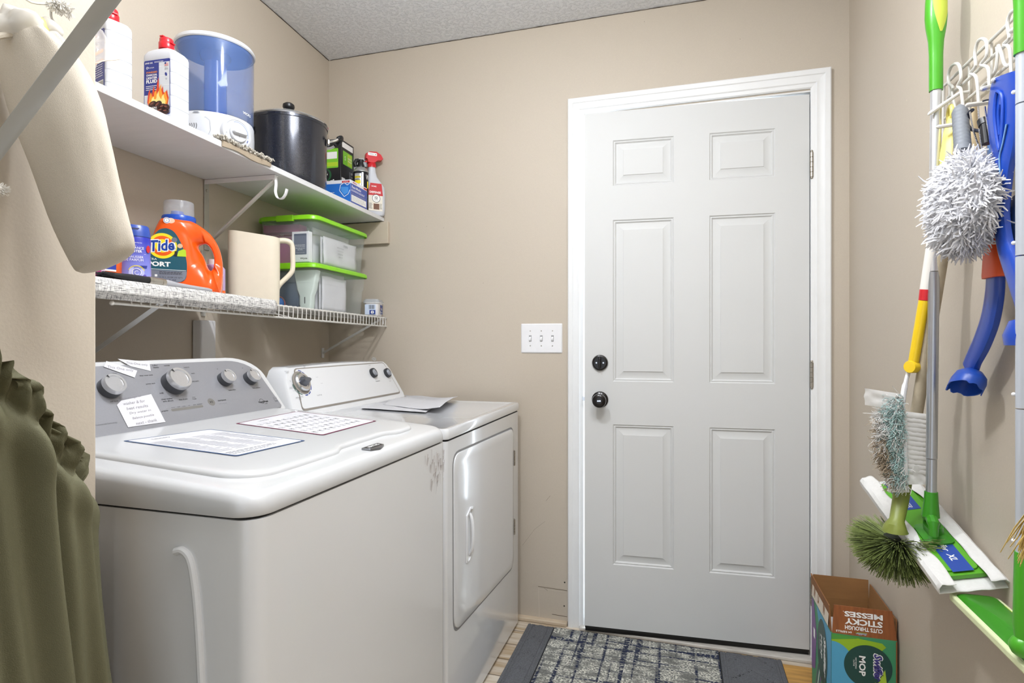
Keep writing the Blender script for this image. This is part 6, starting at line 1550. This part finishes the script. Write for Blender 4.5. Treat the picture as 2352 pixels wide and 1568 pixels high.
# side panel print (towards the door)
sd_ = bxY1-bxY0; Msd = frame((bxX0-.0003, (bxY0+bxY1)/2, 0), (0, -1, 0), (0, 0, 1)); hs = sd_/2
d = Decal(.00025)
d.poly([(hs, .332), (hs, .17), (hs-.05, .16), (hs-.11, .24), (-.06, .332)], SKY, 1); d.poly([(-hs, .33), (-hs, .10), (-hs+.05, .12), (-hs+.07, .24), (-hs+.03, .33)], mat('plum_print', '#7d5590', .45), 1); d.poly([(hs, .0), (hs, .15), (hs-.06, .12), (hs-.1, 0)], LIMEC, 1)
d.poly([(.02+.062*math.cos(2*math.pi*k/40), .225+.095*math.sin(2*math.pi*k/40)) for k in range(40)], DTEAL, 3)
d.text('Swiffer', .052, .222, .024, WINK, 4, w=.12, shear=.25, rot=-90, bold=.06); d.text('MOP', .010, .235, .020, WINK, 4, w=.07, rot=-90, bold=.03); d.text('WET MOPPING', -.014, .24, .006, WINK, 4, w=.05, rot=-90); d.rect(-hs+.03, .215, -hs+.052, .245, WINK, 4)
for k in range(4): d.poly([(-hs+.03+.02*k, .02), (-hs+.042+.02*k, .02), (-hs+.10+.02*k, .16), (-hs+.09+.02*k, .16)], (GINK, LGREY, mat('plum_print'), mat('mid_green_card'))[k], 2)
d.mb.v = [Msd @ v for v in d.mb.v]; objw('side_print', d.mb, d.mats, box)
d = Decal(.00025); Msf = frame((bxX0-.0027, (bxY0+bxY1)/2, bxZ+.036), (0, -1, 0), (.055, 0, 1)); d.rect(-.105, -.028, .105, .028, mat('cream_patch', '#ddd0bf', .5), 1); 
for x in (-.07, -.02, .05): d.text('SUN'[(int(x*100)) % 3], x, 0, .036, BROWN, 2, w=.018, bold=.04)
d.mb.v = [Msf @ v for v in d.mb.v]; objw('flap_print', d.mb, d.mats, box)
t = thing('refill_pack', 'white and navy refill pack inside the open carton', 'packet', T(.47, 1.93, .0042))
b = MB(); b.loft([[(x, y, z) for x, y in rr(.10, .20, .02, 4)] for z in (0, .27, .285)]); obj('pack', b, WCARD, t, bevel=.004)
d = Decal(); d.poly([(-.05, .20), (-.02, .27), (.01, .21), (.03, .26), (.048, .20)], mat('navy_label'), 2); d.rect(-.05, .12, .05, .2, mat('navy_label'), 2); d.build('pack_print', t, None, flatY(.10))

# ------------------------------------------------------------------ door mat
def rug():
    m = bpy.data.materials.new('woven_grey_navy_plaid'); m.use_nodes = True; nt = m.node_tree; N_ = nt.nodes; Lk = nt.links.new; b = N_['Principled BSDF']; b.inputs['Roughness'].default_value = .95
    tc = N_.new('ShaderNodeTexCoord')
    def noi(scale, s, lo, hi, det=2):
        mp = N_.new('ShaderNodeMapping'); mp.inputs['Scale'].default_value = scale; Lk(tc.outputs['Object'], mp.inputs[0])
        n = N_.new('ShaderNodeTexNoise'); n.inputs['Scale'].default_value = s; n.inputs['Detail'].default_value = det; Lk(mp.outputs[0], n.inputs['Vector'])
        r = N_.new('ShaderNodeMapRange'); r.inputs[1].default_value = lo; r.inputs[2].default_value = hi; Lk(n.outputs[0], r.inputs[0]); return r.outputs[0]
    def mixc(f, a, c):
        x = N_.new('ShaderNodeMix'); x.data_type = 'RGBA'; Lk(f, x.inputs[0])
        if isinstance(a, list): x.inputs[6].default_value = a
        else: Lk(a, x.inputs[6])
        if isinstance(c, list): x.inputs[7].default_value = c
        else: Lk(c, x.inputs[7])
        return x.outputs[2]
    def mul(a, c):
        x = N_.new('ShaderNodeMath'); x.operation = 'MULTIPLY'; Lk(a, x.inputs[0]); Lk(c, x.inputs[1]); return x.outputs[0]
    grain = noi((1, 1, 1), 260, .35, .7, 3)
    base = mixc(grain, lin('#6a6b66'), lin('#8a8b86'))
    patch = mul(noi((16, 34, 1), 1, .40, .54), noi((130, 210, 1), 1, .46, .54))
    c1 = mixc(patch, base, lin('#dcdbcf'))
    nav = mul(noi((32, 1.2, 1), 1, .55, .60), noi((60, 120, 1), 1, .38, .5)); c2 = mixc(nav, c1, lin('#1d2742'))
    nav2 = mul(noi((1.2, 30, 1), 1, .56, .61), noi((110, 60, 1), 1, .38, .5)); c3 = mixc(nav2, c2, lin('#222c48'))
    nt.links.new(c3, b.inputs['Base Color'])
    bn = N_.new('ShaderNodeBump'); bn.inputs['Strength'].default_value = .8; bn.inputs['Distance'].default_value = .003; Lk(grain, bn.inputs['Height']); Lk(bn.outputs[0], b.inputs['Normal'])
    return m
def rugb():
    m = mat('charcoal_ribbed_mat', '#686a6e', .95, bump=.9, bscale=300, var=.45)
    return m
t = thing('door_mat', 'grey and navy plaid door mat with charcoal chevron borders on the floor', 'door mat', T(-.125, 1.95, 0))
mx0, mx1, my0, my1 = -.600, .352, 1.55, 2.262
b = MB(); b.box(mx0, my0, .0005, mx1, my1, .006)
objw('backing', b, mat('black_rubber_backing', '#242628', .9), t, bevel=.002)
b = MB(); b.grid(lambda u, v: (-.487+(.135+.487)*u, my0+.004+(my1-my0-.008)*v, .0095+.0012*noise.noise((u*90, v*70, 0))), 150, 90); objw('plaid_pile', b, rug(), t)
for x0, x1 in ((mx0, -.489), (.137, mx1)):
    b = MB(); w = x1-x0
    def f(u, v):
        x = x0+.003+(w-.006)*u; y = my0+.003+(my1-my0-.006)*v
        ch = abs(((y*9+abs(u-.5)*w*9) % 1)-.5)*2; gr = 0 if ch > .16 else -.0025
        e = min(u, 1-u)*w; gr = -.0022 if (.010 < e < .014 or .020 < e < .024) else gr if e > .026 else 0
        return (x, y, .0088+gr+.0012*noise.noise((x*400, y*400, 0)))
    b.grid(f, 50, 170); objw('border', b, rugb(), t)
# ------------------------------------------------------------------ near wall on the left: shelf strut, canvas sleeve, olive bag
t = thing('shelf_bracket', 'grey-white diagonal shelf strut crossing the canvas sleeve, close to the camera', 'bracket', T(-.86, .527, 1.42))
STR = mat('grey_white_strut', '#b4b6b4', .35, .15)
YB = .46
a = Vector((-.8585, YB, 1.2995)); c = P(250, 0, Y=YB); e = c+(c-a)*.09
b = MB(); b.tube([a, e], .0108, 4, flat=.28, up=(0, 1, 0)); obj_ = objw('strut', b, STR, t, bevel=.001)
b = MB(); b.box(-.8598, YB-.012, 1.255, -.8560, YB+.012, 1.33); objw('wall_foot', b, STR, t, bevel=.001)
e_ = e
t = thing('wire_shelf', 'white wire shelf just out of view above the diagonal strut', 'wire shelf', T(-.7, .3, e_.z))
b = MB(); zz = e_.z+.004
for x in (-.852, -.70, -.575): b.tube([(x, -.1, zz), (x, .435, zz)], .003, 6)
b.tube([(-.572, -.1, zz-.03), (-.572, .435, zz-.03)], .003, 6); objw('rail', b, WWIRE, t)
b = MB()
for k in range(17): b.tube([(-.855, -.09+.03*k, zz+.004), (-.574, -.09+.03*k, zz+.004), (-.571, -.09+.03*k, zz-.03)], .0014, 4)
objw('cross_wires', b, WWIRE, t)['kind'] = 'stuff'
# hanging wire with white yarn puff
t = thing('wire_hook', 'bent white wire hook with a puff of white yarn above the canvas sleeve', 'hook', P(110, 30, X=-.80) and T(*P(110, 30, X=-.80)))
b = MB(); b.tube(smoothpath([P(px, py, X=-.80) for px, py in ((40, -60), (62, 0), (112, 12), (118, 40), (130, 62), (136, 108))], 5), .0016, 6); b.tube(smoothpath([P(px, py, X=-.79) for px, py in ((160, -30), (140, 0), (108, 6))], 5), .0016, 6); objw('wire', b, WWIRE, t)
pc = P(140, 17, X=-.79)
def fy(rnd):
    v = Vector((rnd.gauss(0, 1), rnd.gauss(0, 1), rnd.gauss(0, 1))).normalized(); return pc+Vector((v.x*.004, v.y*.004, v.z*.004))+Vector((0, rnd.uniform(-.01, .01), 0)), v, .008
b = fluff(160, fy, .0009, 3, 3, random.Random(8)); objw('yarn_puff', b, mat('white_yarn', '#e8e5df', .95), t)
# canvas bag sleeve
CANV = mat('natural_canvas', '#cfc6b7', .9, bump=.35, bscale=900, var=.10)
t = thing('canvas_sleeve', 'cream canvas bag-holder sleeve stuffed with plastic bags, hanging on the near wall', 'fabric sleeve', T(-.80, .53, 1.55))
sect = [(66, 84, 74, -.805), (82, 110, 84, -.802), (100, 160, 94, -.798), (122, 225, 100, -.793), (140, 290, 97, -.788), (160, 350, 90, -.782), (184, 425, 86, -.775), (206, 490, 81, -.768), (226, 550, 74, -.760), (240, 590, 66, -.755)]
rings = []; NR_ = 64
for k, (px, py, hw, X) in enumerate(sect):
    c = P(px, py, X=X); dpt = (c.x*-_sy+c.y*_cy); r_ = hw*dpt/FPX
    sideV = Vector((_cy, _sy, 0)); outV = Vector((_sy, -_cy, 0)) # towards the camera
    ring_ = []
    for i in range(NR_):
        a = 2*math.pi*i/NR_; pleat = 1+ (.05*math.sin(9*a+1)*max(0, 1-k/2.2)) + .10*noise.noise((math.cos(a)*1.8+k*.3, math.sin(a)*1.8, k*.55))
        cr_ = math.copysign(abs(math.cos(a))**.9, math.cos(a)); sr_ = math.copysign(abs(math.sin(a))**.9, math.sin(a))
        tl = .55 if k > 6 else .25*k/6
        ring_.append(c + sideV*r_*cr_*pleat + outV*r_*.62*sr_*pleat + Vector((0, 0, cr_*r_*(.0 if k < 7 else .14*(k-6)))))
    rings.append(ring_)
# puckered mouth at the top and boxed-off bottom
rim = [p.lerp(sum(rings[0], Vector())/NR_, .10)+Vector((0, 0, .006+.004*math.sin(i*.9))) for i, p in enumerate(rings[0])]
inn = [p.lerp(sum(rings[0], Vector())/NR_, .35)+Vector((0, 0, -.01)) for p in rings[0]]
cB = sum(rings[-1], Vector())/NR_; bot1 = [p.lerp(cB, .10)+Vector((0, 0, -.010)) for p in rings[-1]]; bot2 = [p.lerp(cB, .9)+Vector((0, 0, -.014)) for p in rings[-1]]
b = MB(); b.loft([inn, rim]+rings+[bot1, bot2], 0, False, True); objw('sleeve', b, CANV, t, ang=70, sub=1)
b = MB()
seam = []
for k in range(len(rings)):
    i = int(NR_*.615); seam.append(rings[k][i]+(rings[k][i]-sum(rings[k], Vector())/NR_).normalized()*.0008)
b.tube(smoothpath(seam, 5), .0013, 5); objw('seam', b, mat('canvas_seam', '#b8ab93', .9), t)
b = MB(); b.tube(smoothpath([P(px, py, X=-.80) for px, py in ((-30, 88), (0, 82), (35, 78))], 4), .004, 8); objw('hanging_strap', b, CANV, t)
t = thing('plastic_bags', 'crumpled white and yellow plastic bags poking out of the canvas sleeve', 'plastic bags', T(*P(80, 60, X=-.80)))
for nm, (px, py), s_, m, sd in (('white_bag', (45, 62), (.020, .030, .022), mat('white_bag_film', '#e6e2da', .3, alpha=.85), 1), ('yellow_bag', (84, 62), (.010, .014, .014), mat('yellow_bag_film', '#f1e67c', .35), 3), ('white_bag', (112, 68), (.012, .014, .016), mat('white_bag_film'), 6)):
    c = P(px, py, X=-.80); b = MB(); b.sphere((0, 0, 0), 1, 22, sc=s_); b.v = [c+v*(1+.5*noise.noise(v*60+Vector((sd, sd, 0)))) for v in b.v]; objw(nm, b, m, t, ang=60)
# frayed tip of something at the left edge
t = thing('yarn_tassel', 'small frayed white yarn tip at the left edge of the near wall', 'tassel', T(*P(4, 432, X=-.83)))
pc = P(6, 434, X=-.83)
b = fluff(90, lambda r: (pc+Vector((0, -.004, r.uniform(-.003, .003))), Vector((r.gauss(0, .4), 1, r.gauss(0, .6))), r.uniform(.006, .014)), .0006, 3, 3, random.Random(4)); b.tube([pc+Vector((0, -.03, 0)), pc], .003, 8); objw('yarn', b, mat('white_yarn'), t)
# olive laundry bag with elastic mouth
OL = mat('olive_canvas', '#66644a', .75, bump=.3, bscale=900, var=.12)
t = thing('laundry_bag', 'olive green laundry bag with gathered elastic mouth hanging on the near wall', 'laundry bag', T(-.79, .43, .75))
NA, NV_ = 560, 70
def cen(v): return Vector((-.800+.046*v, .425+.020*v, 0))
def bagpt(i, v):
    a = 2*math.pi*i/NA; ca, sa = math.cos(a), math.sin(a)      # ca: +Y (far), sa: towards the room
    c = cen(v); ry = (.155+.022*v); rx = (.040+.026*v)
    y = c.y+ry*ca; zr = min(.985+(.592-y)*1.35, 1.42)
    ru = max(0, 1-v/.075)
    zr += ru*(.006*math.sin(41*a+3*math.sin(6*a))+.008*noise.noise((a*16, 1, 1)))
    z = zr*(1-v)+.30*v
    w = min(1, v/.12)
    fold = .017*math.sin(12*a+.8+.7*v+.9*noise.noise((a*1.5, v*2, 5)))+.009*math.sin(23*a+2+1.2*v)+.012*noise.noise((a*3, v*2.5, 0))
    fold *= (.45+.55*w)*(1-.25*v)
    ruf = ru*(.007*math.sin(58*a+4*math.sin(5*a))+.008*noise.noise((a*22, v*60, 3)))
    pinch = -.012*math.exp(-((v-.05)/.016)**2)+.006*math.exp(-((v-.10)/.03)**2)
    o_ = fold+ruf+pinch
    n_ = Vector((sa/rx, ca/ry, 0)).normalized()
    p = Vector((c.x+rx*sa, c.y+ry*ca, z)) + n_*o_
    p.x = max(p.x, -.856); return p
rings = [[bagpt(i, (k/NV_)**1.6) for i in range(NA)] for k in range(NV_+1)]
mouth = [p.lerp(sum(rings[0], Vector())/NA, .25)+Vector((0, 0, -.02)) for p in rings[0]]
b = MB(); b.loft([mouth]+rings, 0, False, True); objw('bag_body', b, OL, t, ang=80)
b = MB(); b.tube(smoothpath([(-.857, .33, 1.30), (-.84, .34, 1.42), (-.85, .36, 1.50)], 5), .004, 8); objw('hanging_cord', b, mat('white_cord', '#e4e1da', .8), t)
